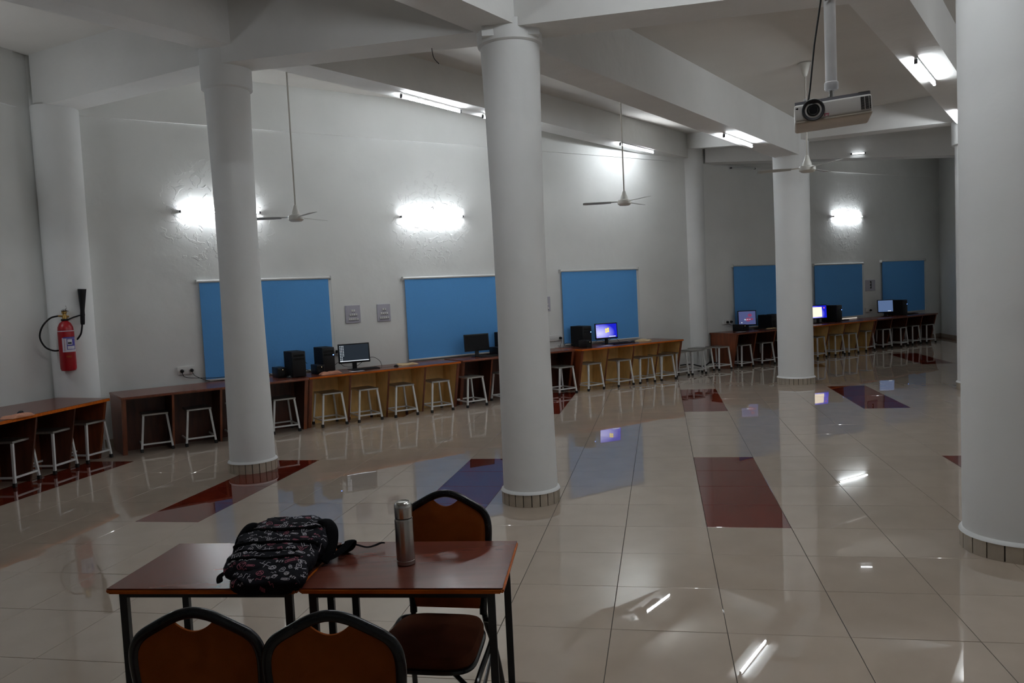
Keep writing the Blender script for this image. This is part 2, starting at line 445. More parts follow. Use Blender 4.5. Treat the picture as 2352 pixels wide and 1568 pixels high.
# ruled strips between the long beams
V = lambda v, z: (v[0], v[1], z)
far = Vector((12.6, 22.4))
slab([V(W(S0 - .3, -.2), 5.12), V(W(1.4, -.2), 5.0), V(W1xy, 4.97), V(C1, 5.0)])
slab([V(LB - Vector((.4, 0, 0)), 5.2), V(W(S0 - .3, -.2), 5.12), V(C1, 5.0), V(C1b, 5.0)])
slab([V(C1b, 5.0), V(C1, 5.0), V(C2, 4.42), V(C2b, 4.42)])
slab([V(C1, 5.0), V(W1xy, 4.97), V(C3, 4.47), V(C2, 4.42)])
slab([V(C2b, 4.42), V(C2, 4.42), V(B4a, 4.50), V(B4b, 4.50)])
slab([V(C2, 4.42), V(C3, 4.47), V(C4B, 4.50), V(B4a, 4.50)])
slab([V(B4b, 4.50), V(B4a, 4.50), V((10.5, 5.0), 4.50), V((9.5, -6), 4.50)])
slab([V(B4a, 4.50), V(C4B, 4.50), V((13.2, 15.0), 4.50), V((10.5, 5.0), 4.50)])
slab([V(C3, 4.47), V(W(1.2, -.2), 5.0), V(W(S1 + .4, -.2), 5.0), V(C4B, 4.50)])
slab([V(C4B, 4.50), V(W(S1 + .4, -.2), 5.0), V((14, 20), 4.9), V((13.2, 15.0), 4.50)])
struct('ceiling', cl, 'ceiling_paint', 'sloping off-white concrete ceiling between the beams')
def beam(a, b, za, zb, w, h, label, ext=(0, 0), wb=None):
    a, b = Vector(a), Vector(b); d = (b - a).normalized(); n = Vector((-d.y, d.x)); wb = wb or w
    a = a - d * ext[0]; b = b + d * ext[1]
    lo = [(*(a - n * w / 2), za), (*(b - n * wb / 2), zb), (*(b + n * wb / 2), zb), (*(a + n * w / 2), za)]
    hi = [(x, y, (za if k in (0, 3) else zb) + h) for k, (x, y, z) in enumerate(lo)]
    o = struct('ceiling_beam', MB().hull8(lo, hi), 'beam_paint', label)
    o['category'] = 'ceiling beam'
    return o
beam(C1, W1xy, 4.54, 4.44, .40, .75, 'white beam with two lit tubes running from the left column to the back wall')
beam(Vector((-2.70, 8.5)) - Vector((.598, .801)) * 9.3, (-2.70, 8.5), 4.50, 4.50, .34, .75, 'white beam from the left column out through the top left corner', ext=(0, .2))
beam(C2, C3, 3.84, 3.90, .40, .8, 'white beam with one lit tube from the middle column to the third column')
beam(C2b, C2, 3.98, 3.98, .36, .7, 'white beam leaving the middle column towards the top edge')
beam(w0.to_2d(), C1, 4.45, 4.37, .42, .85, 'broad white beam from the corner column to the left column', ext=(.1, .1))
beam(C1, C2, 4.36, 3.97, .40, .85, 'white beam joining the left and middle columns')
beam(C2, C4, 3.99, 3.58, .40, .9, 'white beam from the middle column to the right-edge column', ext=(.1, .4))
beam(B4a, C4B, 4.00, 4.00, .40, .6, 'white beam with two bright tubes at top right')
beam(w1.to_2d(), C3, 4.70, 4.16, .36, .6, 'short white beam from the wall column to the third column', ext=(.2, 0))
beam(C3, C4B, 4.16, 4.04, .36, .7, 'white cross beam behind the projector', ext=(0, .1))
beam(W(1.75, .0).to_2d(), (10.4, 15.6), 4.36, 4.07, .36, .75, 'distant white beam above the far blinds')
# column heads up to the slab
def block(c, r, z0, z1, rz, label):
    m = Matrix.Translation((c[0], c[1], 0)) @ Matrix.Rotation(rz, 4, 'Z')
    o = struct('column_head', MB().box(-r, r, -r, r, z0, z1, mtx=m), 'column_paint', label); o['category'] = 'column head'
block(C2, .235, 3.9, 4.7, math.radians(2), 'square plaster block above the middle column')

for k, (a, b) in enumerate(((-2.35, -.25), (5.25, 7.4))):
    mb = MB(); mb.hull8([W(a, 0, .752), W(b, 0, .752), W(b, .028, .752), W(a, .028, .752)], [W(a, 0, .79), W(b, 0, .79), W(b, .028, .79), W(a, .028, .79)])
    struct('trim_%d' % (4 + k), mb, 'white_plastic', 'white sill strip under the blind ' + ('right of the middle column' if k == 0 else 'right of the third column'))
# ------------------------------------------------------------------ window blinds
def blind(s0, s1, z0, z1, label, f=W):
    w = abs(s1 - s0); base = f((s0 + s1) / 2, .0, 0)
    rz = WA if f is W else A0
    t = thing('roller_blind', (base.x, base.y, z0), rz, label, 'blind', 'blue roller blinds on the white walls')
    nx = 48; mb = MB(); h = z1 - z0; th = .003
    def pt(i, k, o): 
        x = -w / 2 + .03 + (w - .06) * i / nx
        return (x, -.045 - .003 * math.sin(x * 5 + 1.2) + o, h * k)
    for o in (0, th):
        vs = [[mb.bm.verts.new(pt(i, k / 6, o)) for k in range(7)] for i in range(nx + 1)]
        for i in range(nx):
            for k in range(6): mb.bm.faces.new((vs[i][k], vs[i + 1][k], vs[i + 1][k + 1], vs[i][k + 1]))
    mb.build('fabric', 'blind_fabric', t)
    mb = MB(); mb.tube([(-w / 2, -.045, h + .014), (w / 2, -.045, h + .014)], .021, 14); mb.build('roller', 'white_plastic', t)
    for x in (-w / 2 - .006, w / 2 + .006): MB().box(x - .005, x + .005, -.075, -.001, h - .022, h + .042, .002).build('bracket', 'offwhite_plastic', t)
    mb = MB(); mb.box(-w / 2 + .03, w / 2 - .03, -.055, -.038, -.02, .005, .003); mb.build('bottom_bar', 'white_plastic', t)
    mb = MB(); mb.tube([(w / 2 + .012, -.05, h), (w / 2 + .014, -.05, h * .55), (w / 2 + .012, -.05, -.02)], .0025, 6); mb.build('pull_cord', 'offwhite_plastic', t)
    return t
blind(-8.68, -6.72, .78, 2.17, 'blue roller blind crossed by the left column, nearest to the fire extinguisher')
blind(-5.48, -3.45, .79, 2.12, 'blue roller blind just left of the middle column')
blind(-2.26, -.33, .80, 2.16, 'blue roller blind just right of the middle column, behind the bright blue screen')
blind(2.47, 4.55, .80, 2.16, 'blue roller blind left of the third column on the far wall')
blind(5.32, 7.32, .82, 2.12, 'blue roller blind right of the third column with light leaking at its foot')
blind(8.14, 10.2, .80, 2.16, 'blue roller blind farthest right, next to the dark corner')
blind(1.15, 3.1, .80, 2.17, 'blue roller blind cut by the left picture edge', f=lambda s, d, z: WL(s, d, z))
# pull cord with weight near the left edge
pc = thing('blind_cord', WL(.95, .05, 1.2), A0, 'thin beaded blind cord with a small weight at the left edge', 'cord')
mb = MB(); mb.tube([(0, 0, .9), (.004, 0, 0), (0, 0, -.33)], .0025, 6); mb.build('cord', 'offwhite_plastic', pc)
mb = MB(); mb.lathe([(.004, -.42), (.013, -.40), (.013, -.34), (.004, -.32)], 12); mb.build('weight', 'offwhite_plastic', pc)

# ------------------------------------------------------------------ fluorescent lights
LAMPS = []
def tube_light(a, b, up, label, lit=True, group=None, glow='tube_glow'):
    """batten from a to b (3D points on the mounting surface), up = direction away from the surface"""
    up = Vector(up).normalized(); a, b = Vector(a) + up * .006, Vector(b) + up * .006; L = (b - a).length
    mid = (a + b) / 2; x = (b - a).normalized(); y = up.cross(x)
    t = bpy.data.objects.new('tube_light', None); COL.objects.link(t)
    m3 = Matrix((x, y, up)).transposed().to_4x4(); m3.translation = mid; t.matrix_world = m3
    tag(t, label, 'light', group)
    MB().box(-L / 2, L / 2, -.014, .014, 0, .020, .003).build('batten', 'white_plastic', t)
    for sx in (-1, 1):
        MB().box(sx * (L / 2 - .012) - .012, sx * (L / 2 - .012) + .012, -.016, .016, .015, .062, .004, 2).build('end_holder', 'grey_plastic', t)
    mb = MB(); mb.tube([(-L / 2 + .02, 0, .047), (L / 2 - .02, 0, .047)], .0125, 8)
    g = mb.build('glass_tube', glow if lit else 'tube_off', t)
    return t
GB, GW = 'fluorescent tubes on the ceiling beams', 'fluorescent tubes on the walls'
DN = (0, 0, -1)
tube_light((-1.31, 10.40, 4.513), (-.58, 11.40, 4.503), DN, 'lit tube on the beam between the left and middle columns', group=GB)
tube_light((2.14, 14.33, 4.465), (2.94, 15.33, 4.455), DN, 'lit tube behind the second fan rod, close to the back wall', group=GB)
tube_light((-.28, 11.73, 4.496), (.43, 12.59, 4.486), DN, 'unseen lit tube added on the beam directly behind the middle column', group=GB)  # tube out of sight, added to brighten the back wall
tube_light((3.06, 10.86, 3.878), (3.76, 11.84, 3.885), DN, 'lit tube on the beam end left of the projector', group=GB)
tube_light((4.22, 8.00, 3.995), (4.96, 9.00, 3.995), DN, 'brightest lit tube at top right, beside the right-edge column', group=GB)
tube_light((6.20, 10.66, 3.995), (6.90, 11.61, 3.995), DN, 'lit tube half hidden behind the right-edge column', group=GB)
nin = Vector((UY, -UX, 0))
tube_light(W(-8.84, 0, 3.17), W(-7.72, 0, 3.17), nin, 'lit wall tube passing behind the left column', group=GW)
tube_light(W(-5.46, 0, 3.14), W(-4.28, 0, 3.16), nin, 'lit wall tube between the left and middle columns', group=GW)
tube_light(W(6.14, 0, 3.30), W(7.34, 0, 3.31), nin, 'lit wall tube on the far right wall', group=GW)
tube_light(WL(2.5, 0, 3.25), WL(1.35, 0, 3.25), -nl, 'lit wall tube just outside the left picture edge', group=GW)
fb0, fb1 = W(1.75, 0).to_2d(), Vector((10.4, 15.6)); db = (fb1 - fb0).normalized(); dn_ = Vector((db.y, -db.x))
kk = next(k for k in [q * .02 for q in range(400)] if (fb0 + db * k).x > .4385 * (fb0 + db * k).y)
qa = fb0 + db * kk + dn_ * .18
tube_light((qa.x, qa.y, 4.30), (qa.x + db.x * .28, qa.y + db.y * .28, 4.30), (dn_.x, dn_.y, 0), 'small lit tube far away on the side of the distant beam', group=GB, glow='tube_dim')
tube_light(W(2.5, .0, 4.3), W(3.3, .0, 4.32), nin, 'unlit tube on the far wall beside the third column', lit=False, group='unlit tubes')
# unseen tubes added above, behind and beside the camera to raise the light
FILL = 'unseen fill tubes added around the photographer'
q = Vector(C2) - d23 * 2.6; r_ = q + d23 * 1.2
tube_light((q.x, q.y, 3.98), (r_.x, r_.y, 3.98), DN, 'unseen fill tube added on the middle column beam, above the picture', group=FILL)
for x, y, z, lab in ((1.2, 3.9, 4.46, 'unseen fill tube added on the ceiling right above the photographer'), (.4, 2.2, 4.46, 'unseen fill tube added on the ceiling just behind the photographer'),
                     (5.3, 5.4, 4.49, 'unseen fill tube added on the ceiling right of the right-edge column'), (3.5, 2.7, 4.49, 'unseen fill tube added on the ceiling to the right of the photographer'),
                     (7.5, 8.3, 4.49, 'unseen fill tube added on the ceiling farther right of the right-edge column')):
    tube_light((x, y, z), (x + e4.x * 1.2, y + e4.y * 1.2, z), DN, lab, group=FILL)
q = B4a - e4 * 2.1; tube_light((q.x, q.y, 4.49), (q.x + e4.x * 1.2, q.y + e4.y * 1.2, 4.49), DN, 'unseen fill tube added on the ceiling before the beam with two bright tubes', group=FILL)

# ------------------------------------------------------------------ ceiling fans
def fan(x, y, zh, ztop, rz, label, R=.6, canopy=True):
    t = thing('ceiling_fan', (x, y, zh), rz, label, 'fan', 'three-bladed ceiling fans')
    mb = MB(); mb.lathe([(.012, -.055), (.07, -.052), (.098, -.03), (.102, 0), (.095, .022), (.05, .035), (.03, .04)], 28); mb.build('motor', 'fan_paint', t)
    mb = MB(); mb.lathe([(.058, .03), (.050, .07), (.034, .11), (.022, .15), (.014, .16)], 20); mb.build('lower_cup', 'fan_paint', t)
    mb = MB(); mb.tube([(0, 0, .12), (0, 0, ztop - zh - .02)], .0105, 8); mb.build('rod', 'rod_paint', t)
    mb = MB(); mb.lathe([(.02, ztop - zh - .16), (.035, ztop - zh - .12), (.06, ztop - zh - .02), (.08, ztop - zh)], 18); mb.build('canopy', 'fan_paint', t)
    for k in range(3):
        m = Matrix.Rotation(k * 2 * PI / 3, 4, 'Z') @ Matrix.Rotation(math.radians(9), 4, 'X')
        mb = MB()
        out = [(.19, -.045), (.30, -.058), (R - .04, -.066), (R, -.05), (R, .045), (R - .04, .062), (.30, .055), (.19, .045)]
        mb.prism(out, (-.002, .002), m); bl = mb.build('blade', 'fan_blade_paint', t, smooth=False)
        mb = MB(); mb.prism([(.085, -.018), (.25, -.03), (.25, .03), (.085, .018)], (.002, .006), m); mb.build('blade_arm', 'fan_paint', bl, smooth=False)
    return t
fan(-2.72, 10.14, 2.92, 5.0, math.radians(186), 'white ceiling fan on a long rod right beside the left column')
fan(1.73, 11.37, 3.05, 4.62, math.radians(175), 'white ceiling fan hanging right of the middle column')
fan(3.80, 9.82, 3.19, 4.475, math.radians(165), 'white ceiling fan hanging below the projector')

# ------------------------------------------------------------------ projector on its pipe
pj = thing('projector', (1.47, 3.50, 2.49), math.radians(-20), 'white projector with grey top hanging from the ceiling pipe', 'projector')
pj.rotation_euler = (0, math.radians(-2.5), math.radians(-20))
HW, HD, HH = .155, .115, .098
mb = MB(); mb.box(-HW, HW, -HD, HD, .0, .016, .010, 3); mb.build('base', 'projector_under', pj)
mb = MB(); mb.box(-HW, HW, -HD - .002, HD, .012, HH - .014, .010, 3); mb.build('body', 'projector_white', pj)
mb = MB()
for k in range(1): mb.prism([(-HW + .004, -HD + .005), (HW - .004, -HD + .005), (HW - .004, HD), (-HW + .004, HD)], (HH - .02, HH - .002))
mb.build('top_cover', 'projector_grey', pj, smooth=False)
mf = Matrix.Translation((-.078, -HD + .004, .052)) @ Matrix.Rotation(PI / 2, 4, 'X')
mb = MB(); mb.lathe([(.047, -.01), (.047, .012), (.044, .015), (.036, .010), (.033, .004)], 36, mf); lr = mb.build('lens_ring', 'grey_plastic', pj)
mb = MB(); mb.lathe([(.027, -.01), (.027, .008), (.023, .010), (.020, .009), (.019, .005)], 30, mf); mb.build('lens_barrel', 'black_plastic', lr)
mb = MB(); mb.lathe([(.018, .004), (.018, .0108), (.001, .0110)], 24, mf); mb.build('lens_glass', 'black_matte', lr)
mf2 = Matrix.Translation((-.142, -HD + .002, .066)) @ Matrix.Rotation(PI / 2, 4, 'X')
mb = MB(); mb.lathe([(.007, -.005), (.007, .003), (.001, .005)], 16, mf2); mb.build('sensor_window', 'black_gloss', pj)
mb = MB()
for cx, wd in ((.118, .007), (.135, .007), (.1475, .003)):
    for k in range(12): mb.box(cx - wd, cx + wd, -HD - .0035, -HD + .004, .022 + k * .0045, .0245 + k * .0045)
mb.build('vent_grille', 'black_plastic', pj, smooth=False)
mb = MB()
for k in range(12): mb.box(.105 + k * .0036, .107 + k * .0036, -HD + .001, -HD + .02, HH - .004, HH - .001)
mb.build('top_vent', 'black_plastic', pj, smooth=False)
MB().box(-.036, -.016, -HD - .0028, -HD - .0015, .025, .029).box(-.035, -.031, -HD - .0028, -HD - .0015, .018, .023).box(-.022, -.018, -HD - .0028, -HD - .0015, .018, .023).build('sticker', 'label_red', pj, smooth=False)
mb = MB(); mb.box(-.11, .02, -.035, .01, HH - .002, HH + .008, .002).box(-.112, -.10, -.045, .02, HH - .006, HH + .022, .002); mb.build('mount_bracket', 'offwhite_plastic', pj)
mb = MB(); mb.lathe([(.03, HH - .002), (.028, HH + .012), (.014, HH + .016), (.014, HH + .022)], 20); mb.build('swivel', 'chrome', pj)
pp_ = thing('projector_pipe', (1.47, 3.50, 2.49), 0, 'white ceiling pipe with a metal coupling holding the projector', 'pipe')
mb = MB(); mb.lathe([(.010, HH + .014), (.010, HH + .07)], 14); mb.build('threaded_stem', 'chrome', pp_)
mb = MB(); mb.lathe([(.026, HH + .05), (.030, HH + .056), (.030, HH + .082), (.026, HH + .086)], 24); mb.build('coupling', 'pipe_white', pp_)
mb = MB(); mb.lathe([(.0245, HH + .08), (.0245, 1.96)], 24); mb.build('pipe', 'pipe_white', pp_)
mb = MB(); mb.tube([(-.03, -.022, .53), (.0, -.030, .535), (.03, -.010, .54)], .0035, 8); mb.build('clamp_bolt', 'chrome', pp_)
pcb = thing('projector_cable', (1.47, 3.50, 2.49), 0, 'black cable running up beside the white projector pipe', 'cable')
mb = MB(); mb.tube([(-.105, .0, HH), (-.095, .0, HH + .06), (-.068, .01, HH + .25), (-.035, .005, HH + .45), (-.031, .0, HH + .7), (-.03, 0, 1.95)], .0042, 8); mb.build('cable', 'black_plastic', pcb)

# ------------------------------------------------------------------ desks
def desk(sL, sR, dL, dR, dark, label, back=.04, frame=None, bays=4):
    """desk along a wall: front-top edge at depth dL (left end) to dR (right end)"""
    f = frame or W
    a = f(sL, dL, 0); b = f(sR, dR, 0); e = (b - a); L = e.length; rz = math.atan2(e.y, e.x)
    t = thing('computer_desk', (a.x, a.y, 0), rz, label, 'desk', 'long computer desks along the walls')
    D = min(dL, dR) - back; H = .75; ins = .17; sk = -.02
    inner = 'desk_dark' if dark else 'plywood'; panel = 'desk_brown'
    mb = MB(); mb.box(-.0, L, .0, D, H - .004, H, .0015); mb.build('worktop', 'laminate', t)
    mb = MB(); mb.box(-.004, L + .004, -.004, D, H - .032, H - .003, .006, 2); mb.build('worktop_edge', 'laminate_edge' if not dark else 'desk_brown', t)
    def pan(x0, x1, name, m, front=.03, edge=True):
        mb = MB()
        lo = [(x0, front + ins, 0), (x1, front + ins, 0), (x1, D - .03, 0), (x0, D - .03, 0)]
        hi = [(x0, front, H - .032), (x1, front, H - .032), (x1, D - .03, H - .032), (x0, D - .03, H - .032)]
        mb.hull8(lo, hi); o = mb.build(name, m, t, smooth=False)
        if edge:
            mb = MB(); mb.hull8([(x0 - .002, front + ins - .006, 0), (x1 + .002, front + ins - .006, 0), (x1 + .002, front + ins + .004, 0), (x0 - .002, front + ins + .004, 0)],
                                [(x0 - .002, front - .006, H - .032), (x1 + .002, front - .006, H - .032), (x1 + .002, front + .004, H - .032), (x0 - .002, front + .004, H - .032)])
            mb.build('edge_strip', panel, o, smooth=False)
    pan(.01, .05, 'side_panel', inner); pan(L - .05, L - .01, 'side_panel', inner)
    for k in range(1, bays):
        x = L * k / bays; pan(x - .012, x + .012, 'divider', inner)
    mb = MB(); mb.hull8([(.05, .52, .0), (L - .05, .52, .0), (L - .05, .535, .0), (.05, .535, .0)], [(.05, .47, H - .032), (L - .05, .47, H - .032), (L - .05, .485, H - .032), (.05, .485, H - .032)])
    mb.build('back_panel', inner, t, smooth=False)
    for x0 in (-.001, L - .011):
        mb = MB(); mb.hull8([(x0, .03 + ins, 0), (x0 + .012, .03 + ins, 0), (x0 + .012, D - .03, 0), (x0, D - .03, 0)], [(x0, .03, H - .032), (x0 + .012, .03, H - .032), (x0 + .012, D - .03, H - .032), (x0, D - .03, H - .032)])
        mb.build('outer_face', 'desk_brown', t, smooth=False)
    return t
desk(-9.86, -7.46, 1.08, .98, True, 'dark brown desk behind the left column, in front of the first blind')
desk(-7.43, -4.90, .93, .80, False, 'brown-topped desk with yellow plywood bays between the left and middle columns')
desk(-4.80, -2.52, .70, .74, True, 'dark brown desk passing behind the middle column')
desk(-2.46, .05, .87, .87, False, 'yellow plywood desk right of the middle column, below the bright blue screen')
desk(1.68, 4.14, .82, .82, True, 'dark brown desk with a broad end panel, left of the third column')
desk(4.16, 6.56, .86, .86, False, 'dim yellow plywood desk right of the third column')
desk(6.62, 9.42, .84, .80, True, 'farthest dark brown desk beside the dark corner')
# left wall desk
def F0_(s, d, z=0.): return Vector((s, d, z))
desk_l = thing('computer_desk', (0, 0, 0), 0, 'dark brown desk against the left wall at the left picture edge', 'desk', 'long computer desks along the walls')
def left_desk():
    H = .75
    fr, fl = Vector((-5.03, 9.58)), Vector((-5.38, 7.2)); br, bl = Vector((-5.98, 10.0)), Vector((-6.62, 7.6))
    br = Vector((-5.88, 9.92)); bl = WL(2.7, .03).to_2d()
    def q(pts, z0, z1, name, m):
        mb = MB(); mb.hull8([(*p, z0) for p in pts], [(*p, z1) for p in pts]); return mb.build(name, m, desk_l, smooth=False)
    q([fl, fr, br, bl], H - .004, H, 'worktop', 'laminate')
    q([fl + Vector((.004, 0)), fr + Vector((.004, .004)), br + Vector((0, .004)), bl], H - .036, H - .0035, 'worktop_edge', 'laminate_edge')
    e = (fr - fl).normalized(); n = Vector((-e.y, e.x))
    Lf = (fr - fl).length
    def pan(k, w, name, m, ins=.17, dp=.8):
        a = fl + e * k
        lo = [(*(a + n * ins), 0), (*(a + e * w + n * ins), 0), (*(a + e * w + n * dp), 0), (*(a + n * dp), 0)]
        hi = [(*(a + n * .03), H - .036), (*(a + e * w + n * .03), H - .036), (*(a + e * w + n * dp), H - .036), (*(a + n * dp), H - .036)]
        mb = MB(); mb.hull8(lo, hi); mb.build(name, m, desk_l, smooth=False)
    pan(Lf - .05, .04, 'side_panel', 'desk_brown', dp=.75)
    for k in range(4): pan(.02 + k * Lf / 4, .024, 'divider' if k else 'side_panel', 'desk_dark')
    a, b = fl + n * .52, fr + n * .52 - e * .05
    mb = MB(); mb.hull8([(*a, 0), (*b, 0), (*(b + n * .015), 0), (*(a + n * .015), 0)], [(*a, .714), (*b, .714), (*(b + n * .015), .714), (*(a + n * .015), .714)])
    mb.build('back_panel', 'desk_brown', desk_l, smooth=False)
left_desk()

# ------------------------------------------------------------------ stools
def make_stool():
    t = thing('metal_stool', (0, 0, 0), 0, '-', 'stool')
    w0, d0, w1_, d1, H = .155, .195, .195, .215, .49     # seat half sizes, foot half sizes
    MB().box(-w0, w0, -d0, d0, H - .006, H, .002).build('seat', 'stool_seat', t)
    mb = MB()
    for y in (-d0, d0 - .02): mb.box(-w0, w0, y, y + .02, H - .026, H - .005, .002)
    for x in (-w0, w0 - .02): mb.box(x, x + .02, -d0 + .02, d0 - .02, H - .026, H - .005, .002)
    mb.build('seat_rim', 'stool_rim', t)
    q = .0125
    foot = {}
    for sx in (-1, 1):
        for sy in (-1, 1):
            tx, ty = sx * (w0 - .018), sy * (d0 - .02); bx, by = sx * (w1_ - .012), sy * (d1 - .012)
            foot[(sx, sy)] = (tx, ty, bx, by)
            mb = MB(); mb.hull8([(bx + i * q, by + j * q, .03) for i, j in ((-1, -1), (1, -1), (1, 1), (-1, 1))], [(tx + i * q, ty + j * q, H - .02) for i, j in ((-1, -1), (1, -1), (1, 1), (-1, 1))])
            lg = mb.build('leg', 'stool_paint', t, smooth=False)
            MB().box(bx - .018, bx + .018, by - .018, by + .018, 0, .045, .004).build('rubber_foot', 'rubber', lg)
    zb = .10; k = (zb - .03) / (H - .05)
    def at(sx, sy):
        tx, ty, bx, by = foot[(sx, sy)]; return bx + (tx - bx) * k, by + (ty - by) * k
    for a, b in (((-1, -1), (1, -1)), ((-1, 1), (1, 1)), ((-1, -1), (-1, 1)), ((1, -1), (1, 1))):
        (x0, y0), (x1, y1) = at(*a), at(*b)
        e = Vector((x1 - x0, y1 - y0)).normalized(); n = Vector((-e.y, e.x)) * .009
        pts = [(x0 - n.x, y0 - n.y), (x1 - n.x, y1 - n.y), (x1 + n.x, y1 + n.y), (x0 + n.x, y0 + n.y)]
        mb = MB(); mb.prism(pts, (zb - .01, zb + .01)); mb.build('stretcher', 'stool_paint', t, smooth=False)
    return t
GS = 'white framed metal stools'
stools = [  # front-left foot x, y, heading in degrees, label
 (-5.36, 8.16, 84, 'white stool cut by the left picture edge, nearest to the camera'),
 (-5.26, 8.72, 82, 'white stool second from the left picture edge, at the left wall desk'),
 (-5.18, 9.26, 74, 'white stool third from the left, below the fire extinguisher'),
 (-4.79, 9.82, 30, 'white stool first at the dark desk left of the left column'),
 (-4.33, 10.09, 32, 'white stool just left of the left column'),
 (-3.86, 10.40, 33, 'white stool mostly hidden behind the left column'),
 (-3.38, 10.72, 31, 'white stool just right of the left column, in a dark brown bay'),
 (-2.79, 11.12, 33, 'first stool from the left in the yellow plywood bays'),
 (-2.32, 11.41, 33, 'second stool from the left in the yellow plywood bays, left of centre'),
 (-1.82, 11.71, 32, 'third stool from the left in the yellow plywood bays'),
 (-1.30, 12.03, 31, 'fourth stool in the yellow plywood bays, nearest the middle column from left'),
 (-.76, 12.37, 35, 'white stool left of the middle column in a dark desk bay'),
 (-.17, 12.72, 33, 'white stool half hidden by the left side of the middle column'),
 (.78, 13.33, 32, 'white stool just right of the middle column in a dark bay'),
 (1.32, 13.70, 35, 'first stool at the desk under the bright blue screen'),
 (1.91, 14.08, 34, 'second stool at the desk under the bright blue screen'),
 (2.35, 14.37, 31, 'third stool at the desk under the bright blue screen'),
 (2.81, 14.67, 32, 'fourth stool at the right end of the desk under the bright blue screen'),
 (3.19, 15.10, 38, 'loose stool partly behind the end of the yellow desk'),
 (3.56, 15.36, 30, 'loose front stool before the wall column'),
 (3.86, 15.78, 36, 'loose stool second from right by the wall column'),
 (4.25, 15.94, 32, 'loose stool against the end panel of the dark desk'),
 (4.79, 16.18, 34, 'first stool at the dark desk left of the third column'),
 (5.34, 16.56, 26, 'second stool at the dark desk left of the third column'),
 (5.92, 16.98, 33, 'stool with only a foot showing left of the third column'),
 (6.86, 17.38, 38, 'first stool right of the third column'),
 (7.44, 17.81, 34, 'second stool right of the third column'),
 (7.86, 18.05, 33, 'third stool right of the third column'),
 (8.49, 18.55, 34, 'fourth stool right of the third column, at the yellow desk end'),
 (9.08, 18.93, 31, 'fourth stool from the far right, first at the farthest desk'),
 (9.68, 19.24, 38, 'third stool from the far right at the farthest desk'),
 (10.18, 19.65, 33, 'second stool from the far right at the farthest desk'),
 (10.66, 19.88, 28, 'last stool on the far right of the farthest desk'),
]
st0 = make_stool()
for k, (x, y, a, lab) in enumerate(stools):
    a = math.radians(a); ox, oy = .183, .203
    px = x + ox * math.cos(a) - oy * math.sin(a); py = y + ox * math.sin(a) + oy * math.cos(a)
    if k == 0:
        st0.location = (px, py, 0); st0.rotation_euler = (0, 0, a); st0['label'] = lab; st0['group'] = GS
    else: dup(st0, (px, py, 0), a, lab, GS)

# ------------------------------------------------------------------ computers on the desks (local frame: x along the wall, -y to the room)
ZD = .751
def place(name, s, d, rz, label, cat, group=None, z=ZD):
    p = W(s, d, z); return thing(name, (p.x, p.y, z), WA + math.radians(rz), label, cat, group)
def tower(s, d, rz, label, w=.18, h=.385, dp=.38, led=True):
    t = place('computer_tower', s, d, rz, label, 'computer', 'black desktop computers')
    MB().box(-w / 2, w / 2, -dp / 2 + .02, dp / 2, .008, h, .004).build('case', 'black_matte', t)
    MB().box(-w / 2 + .002, w / 2 - .002, -dp / 2, -dp / 2 + .024, .006, h - .002, .008, 2).build('front_panel', 'black_plastic', t)
    mb = MB()
    for k in range(2): mb.box(-w / 2 + .02, w / 2 - .02, -dp / 2 - .001, -dp / 2 + .004, h - .075 - k * .05, h - .04 - k * .05, .002)
    mb.build('drive_door', 'black_gloss', t)
    if led:
        MB().box(w / 2 - .03, w / 2 - .015, -dp / 2 - .004, -dp / 2 + .002, h - .12, h - .108).build('power_light', 'led_blue', t, smooth=False)
    for sx in (-1, 1):
        for sy in (-1, 1): MB().box(sx * (w / 2 - .03) - .012, sx * (w / 2 - .03) + .012, sy * (dp / 2 - .05) - .012, sy * (dp / 2 - .05) + .012, 0, .009).build('foot', 'rubber', t, smooth=False)
    return t
def ups(s, d, rz, label, w=.115, h=.145, dp=.28):
    t = place('power_backup', s, d, rz, label, 'power supply', 'black backup power boxes')
    MB().box(-w / 2, w / 2, -dp / 2, dp / 2, 0, h, .006, 2).build('case', 'black_plastic', t)
    MB().box(-w / 2 + .012, w / 2 - .012, -dp / 2 - .002, -dp / 2 + .004, .02, h - .02, .003).build('front_panel', 'black_gloss', t)
    MB().box(.008, .015, -dp / 2 - .004, -dp / 2, h - .035, h - .029).build('indicator', 'led_amber', t, smooth=False)
    return t
def monitor(s, d, rz, label, w=.50, h=.30, screen='screen_black', lift=.10, tilt=4, deco=None):
    t = place('monitor', s, d, rz, label, 'monitor', 'flat computer monitors')
    mt = Matrix.Translation((0, 0, lift)) @ Matrix.Rotation(math.radians(-tilt), 4, 'X')
    MB().box(-w / 2, w / 2, 0, .022, 0, h, .004, 2, mtx=mt).box(-w / 4, w / 4, .02, .05, h * .2, h * .75, .01, 1, mtx=mt).build('bezel', 'black_plastic', t)
    b = .018
    sc = MB().box(-w / 2 + b, w / 2 - b, -.0015, .004, b + .008, h - b, mtx=mt).build('screen', screen, t, smooth=False)
    MB().box(-.035, .035, .015, .035, -lift + .012, .09, .004, 1, mtx=Matrix.Translation((0, 0, lift))).build('stand_neck', 'black_plastic', t)
    mb = MB(); mb.lathe([(.11, 0), (.11, .006), (.07, .014), (.03, .016)], 28, Matrix.Translation((0, .03, 0)) @ Matrix.Scale(.75, 4, (0, 1, 0))); mb.build('stand_base', 'black_gloss', t)
    if deco: deco(sc, mt, w, h)
    return t
def deco_quads(parent, mt, name, rects, m):
    mb = MB()
    for x0, x1, z0, z1 in rects: mb.box(x0, x1, -.0028, -.0014, z0, z1, mtx=mt)
    return mb.build(name, m, parent, smooth=False)
